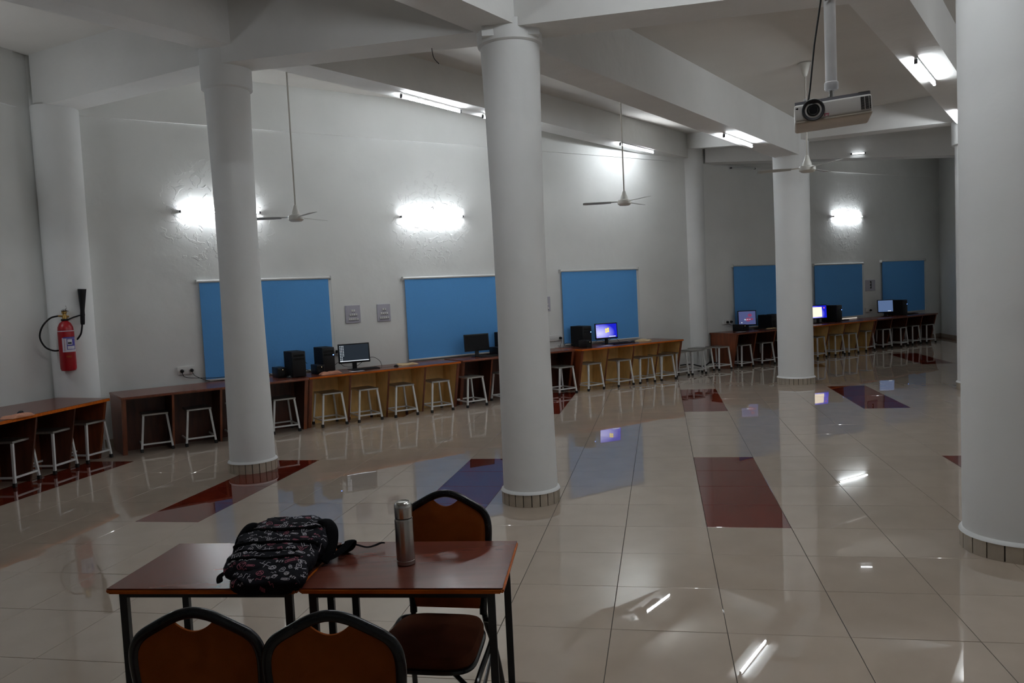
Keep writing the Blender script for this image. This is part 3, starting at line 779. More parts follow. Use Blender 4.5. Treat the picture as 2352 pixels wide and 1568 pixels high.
def icons(sc, mt, w, h):
    r = []
    for i in range(3):
        for k in range(10 if i < 2 else 7): r.append((-w / 2 + .026 + i * .024, -w / 2 + .037 + i * .024, h - .040 - k * .0245, h - .029 - k * .0245))
    deco_quads(sc, mt, 'desktop_icons', r, 'screen_icon')
    deco_quads(sc, mt, 'task_bar', [(-w / 2 + .02, w / 2 - .02, .028, .040)], 'screen_icon')
    deco_quads(sc, mt, 'red_icon', [(-w / 2 + .05, -w / 2 + .061, h - .1135, h - .1025)], 'screen_red')
def win(sc, mt, w, h):
    r = []
    for i in range(2):
        for k in range(6): r.append((-w / 2 + .030 + i * .030, -w / 2 + .041 + i * .030, h - .055 - k * .035, h - .042 - k * .035))
    deco_quads(sc, mt, 'desktop_icons', r, 'screen_icon')
    deco_quads(sc, mt, 'status_box', [(.05, w / 2 - .05, .034, .050)], 'screen_icon')
    mb = MB()                                             # four waving panes
    c = (.015, h / 2 + .012)
    for ix in (0, 1):
        for iz in (0, 1):
            g = .004; sz = .036; x0 = c[0] + (g if ix else -g - sz); z0 = c[1] + (g if iz else -g - sz)
            top, bot = [], []
            for k in range(6):
                x = x0 + sz * k / 5; wv = .006 * math.sin((x - c[0]) * 60)
                bot.append((x, -.0022, z0 + wv)); top.append((x, -.0022, z0 + sz + wv))
            for k in range(5): mb.quad(mt @ Vector(bot[k]), mt @ Vector(bot[k + 1]), mt @ Vector(top[k + 1]), mt @ Vector(top[k]))
    mb.build('screen_logo', 'screen_yellow', sc, smooth=False)
def blobs(sc, mt, w, h):
    mb = MB()
    for cx, cz, r in ((.06, h * .68, .045), (.02, h * .40, .055), (.10, h * .42, .03)):
        mb.prism([(cx + r * math.cos(a * PI / 6), cz + r * .8 * math.sin(a * PI / 6)) for a in range(12)], (.0014, .0024), mt @ Matrix.Rotation(PI / 2, 4, 'X'))
    mb.build('wallpaper_flower', 'screen_pink', sc, smooth=False)
    deco_quads(sc, mt, 'wallpaper_letters', [(-.06, -.045, .12, .145), (-.035, -.02, .12, .14), (.0, .02, .125, .14), (.04, .07, .13, .14), (-.13, -.11, .06, .08)], 'screen_icon')
def window_doc(sc, mt, w, h):
    deco_quads(sc, mt, 'open_document', [(-w / 2 + .03, .10, .05, h - .05)], 'screen_warm')
    deco_quads(sc, mt, 'red_icon', [(.15, .175, h - .09, h - .055)], 'screen_red')
def blank_doc(sc, mt, w, h):
    deco_quads(sc, mt, 'status_box', [(.05, .13, .035, .048)], 'screen_icon')
def keyboard(s, d, rz, label, L=.43):
    t = place('keyboard', s, d, rz, label, 'keyboard', 'black keyboards')
    mt = Matrix.Rotation(math.radians(4), 4, 'X')
    MB().box(-L / 2, L / 2, -.07, .07, .002, .018, .004, 2, mtx=mt).build('case', 'black_plastic', t)
    mb = MB()
    for r in range(5):
        for k in range(18): mb.box(-L / 2 + .012 + k * .0228, -L / 2 + .031 + k * .0228, -.060 + r * .024, -.040 + r * .024, .017, .023, mtx=mt)
    mb.build('keys', 'black_matte', t, smooth=False)['kind'] = 'stuff'
    return t
def mouse(s, d, rz, label):
    t = place('mouse', s, d, rz, label, 'mouse', 'black computer mice')
    bm = MB(); tb = bmesh.new(); bmesh.ops.create_uvsphere(tb, u_segments=16, v_segments=10, radius=1)
    for v in tb.verts: v.co = Vector((v.co.x * .031, v.co.y * .056, max(0, v.co.z) * .036 * (1 - .25 * v.co.y)))
    bm.merge(tb); bm.build('shell', 'black_plastic', t)
    MB().box(-.004, .004, -.04, -.02, .022, .036, .002).build('scroll_wheel', 'rubber', t)
    return t
def cloth(s, d, rz, label, m, w=.2, l=.16, h=.03, seed=1, name='folded_cloth', cat='cloth'):
    p = W(s, d, ZD); t = MB(); rnd = random.Random(seed); n = 14
    ph = [rnd.uniform(0, 6) for _ in range(6)]
    def H(x, y):
        e = max(0, 1 - abs(x) ** 5) * max(0, 1 - abs(y) ** 5)
        return .003 + h * e ** .35 * (.6 + .28 * math.sin(3.1 * x + ph[0]) * math.cos(2.3 * y + ph[1]) + .2 * math.sin(7 * x + 5 * y + ph[2]))
    top = [[t.bm.verts.new((w / 2 * (x := -1 + 2 * i / n) * (1 + .12 * math.sin(3 * (y := -1 + 2 * k / n) + ph[3])), l / 2 * y * (1 + .12 * math.sin(4 * x + ph[4])), H(x, y))) for k in range(n + 1)] for i in range(n + 1)]
    bot = [[t.bm.verts.new((v.co.x, v.co.y, 0)) for v in r] for r in top]
    for i in range(n):
        for k in range(n):
            t.bm.faces.new((top[i][k], top[i + 1][k], top[i + 1][k + 1], top[i][k + 1]))
            t.bm.faces.new((bot[i][k], bot[i][k + 1], bot[i + 1][k + 1], bot[i + 1][k]))
    for k in range(n):
        for A in ((top[0], bot[0]), (top[n], bot[n])): t.bm.faces.new((A[0][k], A[0][k + 1], A[1][k + 1], A[1][k]))
        t.bm.faces.new((top[k][0], top[k + 1][0], bot[k + 1][0], bot[k][0])); t.bm.faces.new((top[k][n], top[k + 1][n], bot[k + 1][n], bot[k][n]))
    o = t.build(name, m); o.location = p; o.rotation_euler = (0, 0, WA + math.radians(rz)); tag(o, label, cat)
    return o
def paper(s, d, rz, label):
    p = W(s, d, ZD); o = MB().box(-.105, .105, -.06, .06, 0, .001).build('paper_sheet', 'paper', smooth=False)
    o.location = p; o.rotation_euler = (0, 0, WA + math.radians(rz)); tag(o, label, 'paper', 'loose papers on the desks')
# desk left of the left column / behind it
ups(-7.72, .46, 0, 'small black power box right of the left column, beside a tall tower', w=.13, h=.15)
tower(-7.52, .58, 0, 'tall black computer tower between the left column and the lit tower', w=.2, h=.37, led=False)
mouse(-7.66, .72, 20, 'black mouse lying before the small power box right of the left column')
# yellow desk, left of centre
tower(-7.02, .42, 0, 'black tower with a blue light beside the icon-covered screen', w=.19, h=.385)
ups(-7.16, .50, 0, 'black power box left of the lit tower, above the peach cloth', w=.12, h=.14)
cloth(-7.05, .70, 10, 'crumpled peach cloth on the desk edge right of the left column', 'peach_cloth', .30, .15, .045, 3)
monitor(-6.52, .36, -8, 'monitor with rows of icons down a dark screen', w=.49, h=.30, screen='screen_slate', deco=icons)
keyboard(-6.44, .58, 4, 'black keyboard below the icon-covered screen')
paper(-6.62, .68, 8, 'white paper under the keyboard of the icon-covered screen')
mouse(-5.95, .62, 8, 'black mouse right of the icon screen keyboard')
cloth(-5.68, .46, 4, 'flat tan folded cloth on the yellow desk left of the middle column', 'tan_cloth', .30, .2, .03, 5)
# dark desk behind the middle column
monitor(-4.28, .30, -4, 'switched-off black monitor left of the middle column', w=.47, h=.29, deco=None)
keyboard(-4.14, .47, 4, 'black keyboard before the switched-off monitor')
ups(-3.92, .34, 0, 'black power box beside the switched-off monitor', w=.13, h=.14)
tower(-3.70, .28, 0, 'black tower cut off by the left edge of the middle column', w=.2, h=.385, led=False)
# desk with the bright blue screen
tower(-2.05, .33, 0, 'black tower left of the bright blue screen', w=.2, h=.385)
ups(-2.19, .62, 0, 'black power box at the foot of the tower by the blue screen', w=.12, h=.14, dp=.24)
monitor(-1.42, .32, -9, 'monitor with a bright blue desktop and yellow logo', w=.49, h=.30, screen='screen_blue', deco=win)
keyboard(-1.24, .50, 4, 'black keyboard below the bright blue screen')
paper(-1.66, .60, 10, 'white paper in front of the bright blue screen')
mouse(-.95, .52, 10, 'black mouse right of the bright blue screen')
cloth(-.66, .48, -4, 'folded tan cloth at the right of the bright blue screen', 'tan_cloth', .30, .2, .045, 8)
# dark desk left of the third column
ups(2.20, .42, 0, 'black power box at the left end of the far dark desk', w=.13, h=.15, dp=.27)
paper(2.08, .56, 0, 'white paper below the power box on the far dark desk')
monitor(2.55, .34, -35, 'square monitor showing a lavender picture with a pink flower', w=.40, h=.33, screen='screen_lavender', deco=blobs)
keyboard(2.95, .40, 4, 'black keyboard right of the lavender screen')
tower(3.22, .34, 0, 'black tower between the lavender screen and the third column', w=.18, h=.30, led=False)
tower(3.52, .34, 0, 'black tower touching the left edge of the third column', w=.18, h=.30, led=False)
cloth(3.10, .52, 0, 'small tan cloth left of the third column', 'tan_cloth', .26, .1, .02, 11)
# yellow desk right of the third column
monitor(5.02, .36, -20, 'monitor with a pale page on blue, half hidden by the third column', w=.48, h=.33, screen='screen_blue', deco=window_doc)
tower(5.50, .38, 0, 'black tower right of the third column with a blue light', w=.20, h=.40, dp=.42)
keyboard(6.02, .30, 3, 'dark keyboard right of the far tower with the blue light', L=.4)
ls = MB().box(-.42, .42, -.006, .006, 0, .014).build('light_leak_bar', 'leak_glow', smooth=False)  # glowing bar stands for light leaking under the blind
ls.location = W(6.62, .036, .76); ls.rotation_euler = (0, 0, WA); tag(ls, 'thin glowing bar standing for light that leaks under the blind right of the third column', 'light leak')
# farthest desk
monitor(7.78, .36, -36, 'small monitor with a plain pale blue screen', w=.40, h=.33, screen='screen_pale', deco=blank_doc)
tower(8.36, .32, 0, 'farthest black tower beside the pale blue screen', w=.20, h=.40, dp=.44)
keyboard(8.98, .36, 3, 'black keyboard on the farthest desk', L=.44)
# left wall desk
cl_ = cloth(0, 0, 0, 'peach cloth at the left picture edge on the left wall desk', 'peach_cloth', .34, .16, .035, 4)
cl_.location = (-5.27, 8.18, ZD); cl_.rotation_euler = (0, 0, math.radians(76))
mo = mouse(0, 0, 0, 'black mouse behind the peach cloth at the left picture edge'); mo.location = (-5.40, 8.42, ZD); mo.rotation_euler = (0, 0, math.radians(60))

# ------------------------------------------------------------------ sockets, switchboards, wall cables
def socket(s, z, w, h, label, plugs=(), cables=()):
    p = W(s, 0, z); t = thing('wall_socket', p, WA, label, 'socket', 'white wall socket boxes')
    MB().box(-w / 2, w / 2, -.035, 0, -h / 2, h / 2, .005, 2).build('box', 'white_plastic', t)
    for x in plugs:
        mb = MB(); mb.lathe([(.026, 0), (.026, .02), (.018, .045), (.008, .05)], 14, Matrix.Translation((x, -.034, -.005)) @ Matrix.Rotation(PI / 2, 4, 'X')); mb.build('plug', 'black_plastic', t)
    return t
def wire(pts, label, r=.004, m='black_plastic', group='black cables'):
    o = MB().tube(smooth_path(pts), r, 6).build('power_cable', m); tag(o, label, 'cable', group); return o
def smooth_path(P, n=6):
    P = [Vector(p) for p in P]; out = []
    for i in range(len(P) - 1):
        a, b, c, d = P[max(i - 1, 0)], P[i], P[i + 1], P[min(i + 2, len(P) - 1)]
        for k in range(n):
            t = k / n
            out.append(.5 * ((2 * b) + (c - a) * t + (2 * a - 5 * b + 4 * c - d) * t * t + (3 * b - a - 3 * c + d) * t ** 3))
    out.append(P[-1]); return out
socket(-8.90, .94, .24, .11, 'white double socket with two black plugs left of the left column', (-.06, .07))
wire([W(-8.96, .06, .93), W(-8.93, .06, .85), W(-8.75, .08, .82), W(-8.5, .06, .80), W(-8.0, .05, .79)], 'black cable from the left plug of the double socket to behind the left column')
wire([W(-8.83, .06, .93), W(-8.80, .06, .86), W(-8.7, .06, .80), W(-8.6, .06, .757)], 'black cable from the right plug of the double socket down to the desk')
socket(-6.72, 1.03, .20, .11, 'white socket half hidden behind the icon-covered monitor', (.04,))
socket(-2.42, .93, .30, .11, 'white socket with one plug right of the middle column', (.10,))
wire([W(-2.32, .06, .92), W(-2.31, .06, .86), W(-2.34, .05, .757)], 'black cable hanging from the socket right of the middle column')
socket(2.27, .95, .28, .11, 'white double socket with plugs at the start of the far desk', (-.02, .10))
wire([W(2.25, .06, .93), W(2.3, .08, .88), W(2.45, .06, .84), W(2.6, .10, .757)], 'black cable from the far double socket')
socket(7.55, .93, .20, .11, 'white socket beside the pale blue screen', (.07,))
wire([W(-7.25, .3, .90), W(-7.30, .25, .95), W(-7.32, .2, .86), W(-7.2, .28, .78)], 'black cable loop behind the power box above the peach cloth')
wire([W(-6.82, .2, .80), W(-6.70, .14, .86), W(-6.6, .12, .79), W(-6.42, .12, .77), W(-6.3, .14, .84), W(-6.15, .16, .90), W(-6.06, .24, .84), W(-6.05, .3, .756)], 'tangled black cables under the icon-covered monitor')
wire([W(-6.22, .58, .762), W(-6.1, .60, .757), W(-5.99, .60, .762)], 'black mouse cord right of the icon screen keyboard', .002)
wire([W(-1.65, .25, .80), W(-1.5, .18, .84), W(-1.3, .16, .79), W(-1.15, .2, .86), W(-1.05, .26, .757)], 'tangled black cables under the bright blue screen')
wire([W(2.75, .2, .80), W(2.82, .16, .90), W(2.9, .15, .85), W(3.0, .2, .93)], 'black cables between the lavender screen and the tower')
wire([W(-7.83, .45, .80), W(-7.9, .35, .86), W(-7.88, .3, .92), W(-7.95, .2, .80)], 'black cable beside the left column power box')
wire([W(-2.30, .4, .82), W(-2.42, .34, .84), W(-2.45, .3, .76)], 'black cable left of the blue screen power box')
def switchboard(s, z, w, h, label, rows):
    t = thing('switchboard', W(s, 0, z), WA, label, 'switchboard', 'grey electrical switchboards')
    MB().box(-w / 2, w / 2, -.02, 0, -h / 2, h / 2, .003).build('plate', 'board_grey', t)
    for r, (n, zz) in enumerate(rows):
        for k in range(n):
            x = (k - (n - 1) / 2) * .034
            o = MB().box(x - .013, x + .013, -.032, -.018, zz - .018, zz + .018, .003).build('switch', 'white_plastic', t)
            MB().box(x - .004, x + .010, -.034, -.031, zz - .026, zz - .018).build('painted_switch_shadow', 'black_matte', o, smooth=False)  # black bar stands for the shadow below the switch
    for sx in (-1, 1):
        for sz in (-1, 1):
            mb = MB(); mb.lathe([(.005, 0), (.003, .003)], 8, Matrix.Translation((sx * (w / 2 - .02), -.019, sz * (h / 2 - .02))) @ Matrix.Rotation(PI / 2, 4, 'X')); mb.build('screw', 'chrome', t)
    return t
R3 = [(2, .055), (4, -.01), (5, -.08)]
switchboard(-6.365, 1.595, .25, .28, 'left of two grey switchboards between the first and second blinds', R3)
switchboard(-5.835, 1.59, .23, .28, 'right of two grey switchboards between the first and second blinds', R3)
switchboard(-2.62, 1.575, .25, .27, 'grey switchboard edge peeking out right of the middle column', R3)
sb = switchboard(7.68, 1.56, .42, .28, 'grey switchboard with a black bar between the two far right blinds', [(2, .05), (2, -.03)])
MB().box(-.012, .012, -.04, -.02, -.08, .11, .002).build('black_bar', 'black_plastic', sb)
# small hook above the wall tubes
for s, z in ((-4.86, 3.30), (6.76, 3.45)):
    o = MB().tube(smooth_path([W(s, 0, z), W(s, .05, z + .01), W(s + .01, .06, z - .03)]), .005, 6).build('wire_stub', 'grey_plastic')
    tag(o, 'short cable stub above the wall tube ' + ('between the left and middle columns' if s < 0 else 'on the far right wall'), 'wire')
o = MB().tube(smooth_path([(-.60, 7.2, 4.06), (-.585, 7.18, 3.97), (-.54, 7.17, 3.91)]), .004, 6).build('wire_stub', 'black_plastic')
tag(o, 'black cable end hanging from the beam left of the middle column', 'wire')
# cable box and bundle at the wall column's foot
o = MB().tube(smooth_path([W(.5, .1, .13), W(.8, .3, .16), W(1.05, .42, .10), W(1.3, .40, .17), W(1.6, .30, .12), W(1.75, .1, .2)]), .012, 8).build('cable_bundle', 'black_plastic')
tag(o, 'black cable bundle on the floor behind the loose stools', 'cable')

# ------------------------------------------------------------------ fire extinguisher
ex = thing('fire_extinguisher', (-5.66, 9.86, 1.09), math.radians(30), 'red gas fire extinguisher with black horn on the corner column', 'extinguisher')
mb = MB(); mb.lathe([(.03, 0), (.082, .008), (.093, .035), (.094, .50), (.088, .56), (.066, .61), (.036, .635), (.03, .65)], 36)
mb.build('cylinder', 'red_enamel', ex)
mb = MB(); mb.lathe([(.0945, .505), (.0952, .507), (.0952, .513), (.0945, .515)], 36, caps=False); mb.build('white_ring', 'label_white', ex)
def curved(th0, th1, z0, z1, r, name, m, parent):
    mb = MB(); n = 12; v = [[mb.bm.verts.new((math.sin(th0 + (th1 - th0) * k / n) * r, -math.cos(th0 + (th1 - th0) * k / n) * r, z)) for z in (z0, z1)] for k in range(n + 1)]
    for k in range(n): mb.bm.faces.new((v[k][0], v[k + 1][0], v[k + 1][1], v[k][1]))
    return mb.build(name, m, parent)
lb = curved(-.55, 1.35, .245, .425, .0948, 'label', 'label_white', ex)
curved(-.4, 1.35, .418, .435, .0953, 'label_band', 'label_blue', lb)
curved(.0, 1.20, .275, .415, .0952, 'label_panel', 'label_blue', lb)
curved(.08, .70, .335, .405, .0956, 'label_picture', 'label_white', lb)
curved(.14, .60, .345, .37, .0960, 'label_figure', 'label_black', lb)
curved(.08, 1.05, .282, .320, .0956, 'label_text_panel', 'label_white', lb)
def bent_text(name, s, size, m, parent, th, z, r, vertical=False):
    o = text_mesh(name, s, size, m, parent, Matrix.Identity(4), .0003)
    for v in o.data.vertices:
        x, y = (v.co.y, v.co.x) if vertical else (v.co.x, v.co.y)
        if vertical: x = -v.co.y
        a = th + x / r; v.co = Vector((math.sin(a) * (r + v.co.z), -math.cos(a) * (r + v.co.z), z + (y if not vertical else v.co.x)))
    return o
bent_text('label_title', 'FIRE EXTINGUISHER', .017, 'label_red', lb, -.26, .335, .0955, True)
bent_text('fire_lettering', 'FIRE', .032, 'label_yellow', ex, .15, .185, .0950)
mb = MB(); mb.lathe([(.028, .645), (.028, .69), (.022, .70), (.022, .73), (.030, .735), (.030, .755), (.012, .77)], 18)
mb.tube([(-.02, 0, .70), (-.07, 0, .705)], .012, 10).tube([(0, 0, .70), (.05, 0, .69)], .012, 10); mb.build('valve', 'brass', ex)
mb = MB(); mb.tube([(.0, 0, .77), (.03, -.01, .80), (.02, 0, .83)], .006, 8).lathe([(.035, .765), (.038, .772), (.012, .79)], 16).tube([(-.03, 0, .76), (.05, 0, .762)], .007, 8); mb.build('handle', 'chrome', ex)
mb = MB(); mb.lathe([(.040, .64), (.044, .645), (.044, .66), (.040, .665)], 20).tube([(.04, 0, .655), (.10, -.01, .68), (.17, -.01, .70), (.23, -.01, .705)], .009, 8); mb.build('horn_bracket', 'black_plastic', ex)
mb = MB(); mb.lathe([(.022, .58), (.026, .60), (.028, .72), (.026, .76), (.050, 1.03), (.052, 1.035), (.046, 1.03)], 22, Matrix.Translation((.165, 0, 0)) @ Matrix.Rotation(math.radians(3), 4, 'Y')); mb.build('horn', 'black_plastic', ex)
mb = MB(); mb.tube(smooth_path([(-.07, -.01, .705), (-.16, -.02, .68), (-.25, -.02, .58), (-.285, -.02, .45), (-.24, -.02, .33), (-.16, -.01, .275), (-.08, .04, .27), (.03, .085, .30), (.11, .06, .38), (.165, .0, .46), (.185, 0, .55), (.19, 0, .60)], 7), .011, 10); mb.build('hose', 'black_plastic', ex)
mb = MB(); mb.box(-.03, .03, .09, .2, .40, .44, .003).box(-.02, .02, .06, .2, .64, .66, .002); mb.build('wall_hook', 'black_matte', ex)

# ------------------------------------------------------------------ the two tables in front
def table(FL, FR, BR, BL, legs, label):
    H = .75
    t = thing('wooden_table', (FL[0], FL[1], 0), 0, label, 'table', 'small tables pushed together in the foreground')
    o = Vector(FL); P = [Vector(q) - o for q in (FL, FR, BR, BL)]
    c = sum(P, Vector((0, 0))) / 4
    def ring(z0, z1, shr, name, m, bev):
        bm = bmesh.new(); q = [p + (c - p).normalized() * shr for p in P]
        lo = [bm.verts.new((*p, z0)) for p in q]; hi = [bm.verts.new((*p, z1)) for p in q]
        bm.faces.new(lo[::-1]); bm.faces.new(hi)
        for i in range(4): bm.faces.new((lo[i], lo[(i + 1) % 4], hi[(i + 1) % 4], hi[i]))
        if bev:
            ve = [e for e in bm.edges if abs(e.verts[0].co.z - e.verts[1].co.z) > .001]
            bmesh.ops.bevel(bm, geom=ve, offset=.008, segments=4, affect='EDGES')
            bmesh.ops.bevel(bm, geom=[e for e in bm.edges if abs(e.verts[0].co.z - e.verts[1].co.z) < .0001], offset=bev, segments=3, affect='EDGES')
        mb = MB(); mb.merge(bm); return mb.build(name, m, t)
    ring(H - .0225, H - .0015, 0, 'edge_band', 'laminate_edge', .006)
    ring(H - .004, H, .006, 'top', 'laminate', 0)
    L = [Vector(q) - o for q in legs]; q = .0145
    for p in L: MB().box(p.x - q, p.x + q, p.y - q, p.y + q, .0, H - .024, .002).build('leg', 'table_metal', t)
    for i in range(4):
        a, b = L[i], L[(i + 1) % 4]; e = (b - a).normalized(); n = Vector((-e.y, e.x)) * .012
        mb = MB(); mb.prism([tuple(a - n), tuple(b - n), tuple(b + n), tuple(a + n)], (H - .052, H - .024)); mb.build('apron_rail', 'table_metal', t, smooth=False)
    for i in (1, 3):
        a, b = L[i], L[(i + 1) % 4]; e = (b - a).normalized(); n = Vector((-e.y, e.x)) * .01
        mb = MB(); mb.prism([tuple(a - n), tuple(b - n), tuple(b + n), tuple(a + n)], (.12, .14)); mb.build('stretcher', 'table_metal', t, smooth=False)
    return t
table((-1.611, 2.922), (-.848, 2.828), (-.788, 3.362), (-1.554, 3.460), [(-1.565, 2.975), (-.896, 2.893), (-.845, 3.32), (-1.512, 3.40)], 'left wooden table under the backpack')
table((-.842, 2.830), (-.073, 2.734), (-.015, 3.267), (-.780, 3.366), [(-.800, 2.880), (-.122, 2.795), (-.07, 3.21), (-.735, 3.31)], 'right wooden table carrying the steel flask')

# ------------------------------------------------------------------ banquet chairs
def make_chair():
    t = thing('banquet_chair', (0, 0, 0), 0, '-', 'chair', 'rust brown banquet chairs')
    # local frame: seat faces +y, back at y=0
    half = [(.156, .39), (.158, .44), (.168, .52), (.178, .62), (.186, .71), (.187, .765), (.178, .805), (.155, .835), (.11, .862), (.06, .888), (.025, .899), (0, .902)]
    def lean(z): return -.02 - (z - .44) * .10 
    L = [(-x, lean(z), z) for x, z in half]; Rr = [(x, lean(z), z) for x, z in half[::-1][1:]]
    fr = smooth_path(L + Rr, 4)
    mb = MB(); mb.tube(fr, (.0165, .0125), 14, flat=(0, 1, 0)); mb.build('back_frame', 'chair_metal', t)
    # upholstered back: outline follows the frame, with a finger notch under the crown
    mb = MB(); out = []
    def hw(z):
        for (x0, z0), (x1, z1) in zip(half, half[1:]):
            if z0 <= z <= z1: return x0 + (x1 - x0) * (z - z0) / (z1 - z0)
        return 0
    def topz(x):
        x = abs(x); best = .9
        for (x0, z0), (x1, z1) in zip(half[5:], half[6:]):
            if x1 <= x <= x0: best = z0 + (z1 - z0) * (x0 - x) / max(1e-6, x0 - x1)
        best -= .008
        if x < .062: best = min(best, .846 + .034 * (x / .062) ** 2)
        return best
    n = 36; cols = []
    zb = .415
    for side in (-1, 1):
        g = []
        for i in range(n + 1):
            u = -1 + 2 * i / n; x = u * .180
            zt = topz(x); col = []
            for k in range(13):
                v = k / 12; z = zb + (zt - zb) * v
                xx = x * min(1, (hw(min(z, .80)) - .006) / .180) if z < .80 else x
                e = max(0, 1 - abs(u) ** 8) * max(0, 1 - abs(2 * v - 1) ** 8)
                y = lean(z) + side * (.004 + (.016 if side > 0 else .007) * e ** .5)
                col.append(mb.bm.verts.new((xx, y, z)))
            g.append(col)
        cols.append(g)
        for i in range(n):
            for k in range(12): mb.bm.faces.new((g[i][k], g[i + 1][k], g[i + 1][k + 1], g[i][k + 1]))
    A, B = cols
    for i in range(n):
        for k in (0, 12): mb.bm.faces.new((A[i][k], A[i + 1][k], B[i + 1][k], B[i][k]))
    for k in range(12):
        for i in (0, n): mb.bm.faces.new((A[i][k], A[i][k + 1], B[i][k + 1], B[i][k]))
    mb.build('back_cushion', 'chair_fabric', t)
    # seat cushion: rounded, domed
    mb = MB(); ns = 40; rings = []
    for (sc_, z, rr) in ((.96, .350, 1), (1.0, .362, 1), (1.0, .385, 1), (.96, .402, 1), (.85, .412, 1), (.6, .418, 1), (.3, .421, 1), (.02, .422, 1)):
        rg = []
        for k in range(ns):
            a = 2 * PI * k / ns; ca, sa = math.cos(a), math.sin(a)
            ex = .42
            x = math.copysign(abs(ca) ** ex, ca) * .195; y = math.copysign(abs(sa) ** ex, sa) * .205
            x *= 1 + .08 * (y / .2)
            rg.append(mb.bm.verts.new((x * sc_, .215 + y * sc_, z)))
        rings.append(rg)
    for A_, B_ in zip(rings, rings[1:]):
        for k in range(ns): mb.bm.faces.new((A_[k], A_[(k + 1) % ns], B_[(k + 1) % ns], B_[k]))
    mb.bm.faces.new(rings[0][::-1]); mb.bm.faces.new(rings[-1])
    mb.build('seat', 'seat_fabric', t)
    rg = [((math.copysign(abs(math.cos(a)) ** .42, math.cos(a)) * .193) * (1 + .08 * math.copysign(abs(math.sin(a)) ** .42, math.sin(a))), .215 + math.copysign(abs(math.sin(a)) ** .42, math.sin(a)) * .203, .344) for a in [2 * PI * k / 40 + .01 for k in range(40)]]
    MB().tube(rg, .010, 8, closed=True).build('seat_frame', 'chair_metal', t)
    for sx in (-1, 1):
        MB().tube(smooth_path([(sx * .157, -.018, .42), (sx * .165, -.03, .34), (sx * .19, -.07, .2), (sx * .205, -.12, 0)]), (.0115, .0125), 10).build('leg', 'chair_metal', t)
        MB().tube(smooth_path([(sx * .165, .0, .375), (sx * .205, .02, .368), (sx * .218, .12, .335), (sx * .22, .33, .31), (sx * .22, .41, .28), (sx * .22, .43, .18), (sx * .22, .45, 0)]), (.0115, .0125), 10).build('leg', 'chair_metal', t)
        MB().tube([(sx * .18, -.05, .22), (sx * .22, .43, .17)], .008, 8).build('side_brace', 'chair_metal', t)
        MB().tube([(sx * .10, .36, .338), (sx * .22, .42, .27)], .009, 8).build('gusset', 'chair_metal', t)
    return t
ch = make_chair()
ch.scale = (1.03, 1.03, 1.03); ch.location = (-.962, 2.27, 0); ch.rotation_euler = (0, 0, math.radians(-4)); ch['label'] = 'left rust brown chair seen from behind in front of the table'
dup(ch, (-.548, 2.20, 0), math.radians(-4), 'right rust brown chair seen from behind in front of the table')
dup(ch, (-.345, 3.36, 0), math.radians(180 - 11), 'rust brown chair facing the camera behind the steel flask')

# ------------------------------------------------------------------ steel flask
fk = thing('steel_flask', (-.466, 3.045, .7505), 0, 'brushed steel vacuum flask standing on the right table', 'flask')
mb = MB(); mb.lathe([(.034, 0), (.0372, .003), (.0372, .018), (.0364, .019), (.0372, .02), (.0372, .178), (.0352, .186)], 40); mb.build('body', 'steel', fk)
mb = MB(); mb.lathe([(.0335, .184), (.0335, .192)], 32); mb.build('neck_seal', 'rubber', fk)
mb = MB(); mb.lathe([(.0358, .190), (.0358, .232), (.034, .243), (.029, .251), (.024, .254), (.023, .251), (.002, .251)], 40); mb.build('cap', 'steel_cap', fk)

# ------------------------------------------------------------------ backpack
bp_ = thing('backpack', (-.985, 3.04, .752), math.radians(0), 'black backpack with white and pink doodle print lying on the left table', 'backpack')
def blob(sx, sy, sz, e, cx, cy, cz, pitch=0, yaw=0, roll=0, n=56, m=36, wr=.006, seed=0, taper=0., floorz=None):
    rnd = random.Random(seed); ph = [rnd.uniform(0, 6.28) for _ in range(8)]
    mb = MB(); R = Matrix.Translation((cx, cy, cz)) @ Matrix.Rotation(yaw, 4, 'Z') @ Matrix.Rotation(pitch, 4, 'X') @ Matrix.Rotation(roll, 4, 'Y')
    rings = []
    def pw(v, p): return math.copysign(abs(v) ** p, v)
    for j in range(m + 1):
        la = -PI / 2 + PI * j / m; r = []
        for i in range(n):
            lo = 2 * PI * i / n
            x = pw(math.cos(la), e) * pw(math.cos(lo), e); y = pw(math.cos(la), e) * pw(math.sin(lo), e); z = pw(math.sin(la), e)
            w = wr * (math.sin(7 * x + 5 * y + ph[0]) * math.sin(6 * y - 4 * z + ph[1]) + .6 * math.sin(15 * x + 3 * z + ph[2]) * math.sin(11 * y + ph[3]) + .35 * math.sin(27 * x + 19 * y + ph[4]))
            k = 1 + w / .12
            q = Vector((x * sx * k * (1 + taper * y), y * sy * k, z * sz * k))
            q = R @ q
            if floorz is not None and q.z < floorz(q): q.z = floorz(q)
            r.append(mb.bm.verts.new(q))
        rings.append(r)
    for A_, B_ in zip(rings, rings[1:]):
        for i in range(n): mb.bm.faces.new((A_[i], A_[(i + 1) % n], B_[(i + 1) % n], B_[i]))
    bmesh.ops.remove_doubles(mb.bm, verts=mb.bm.verts[:], dist=.0005)
    return mb
def tz(q): return .0025 if q.y > -.195 else -9
def tz2(q): return .0025
main = blob(.168, .215, .052, .55, .0, .035, .050, pitch=math.radians(2), wr=.005, seed=3, taper=-.04, floorz=tz2).build('main_compartment', 'bag_cloth', bp_)
l1 = blob(.160, .105, .064, .58, .005, .190, .076, pitch=math.radians(6), wr=.005, seed=4, floorz=tz2).build('upper_compartment', 'bag_cloth', bp_)
l2 = blob(.180, .090, .052, .55, .008, .070, .078, pitch=math.radians(12), wr=.006, seed=5, floorz=tz2).build('middle_compartment', 'bag_cloth', bp_)
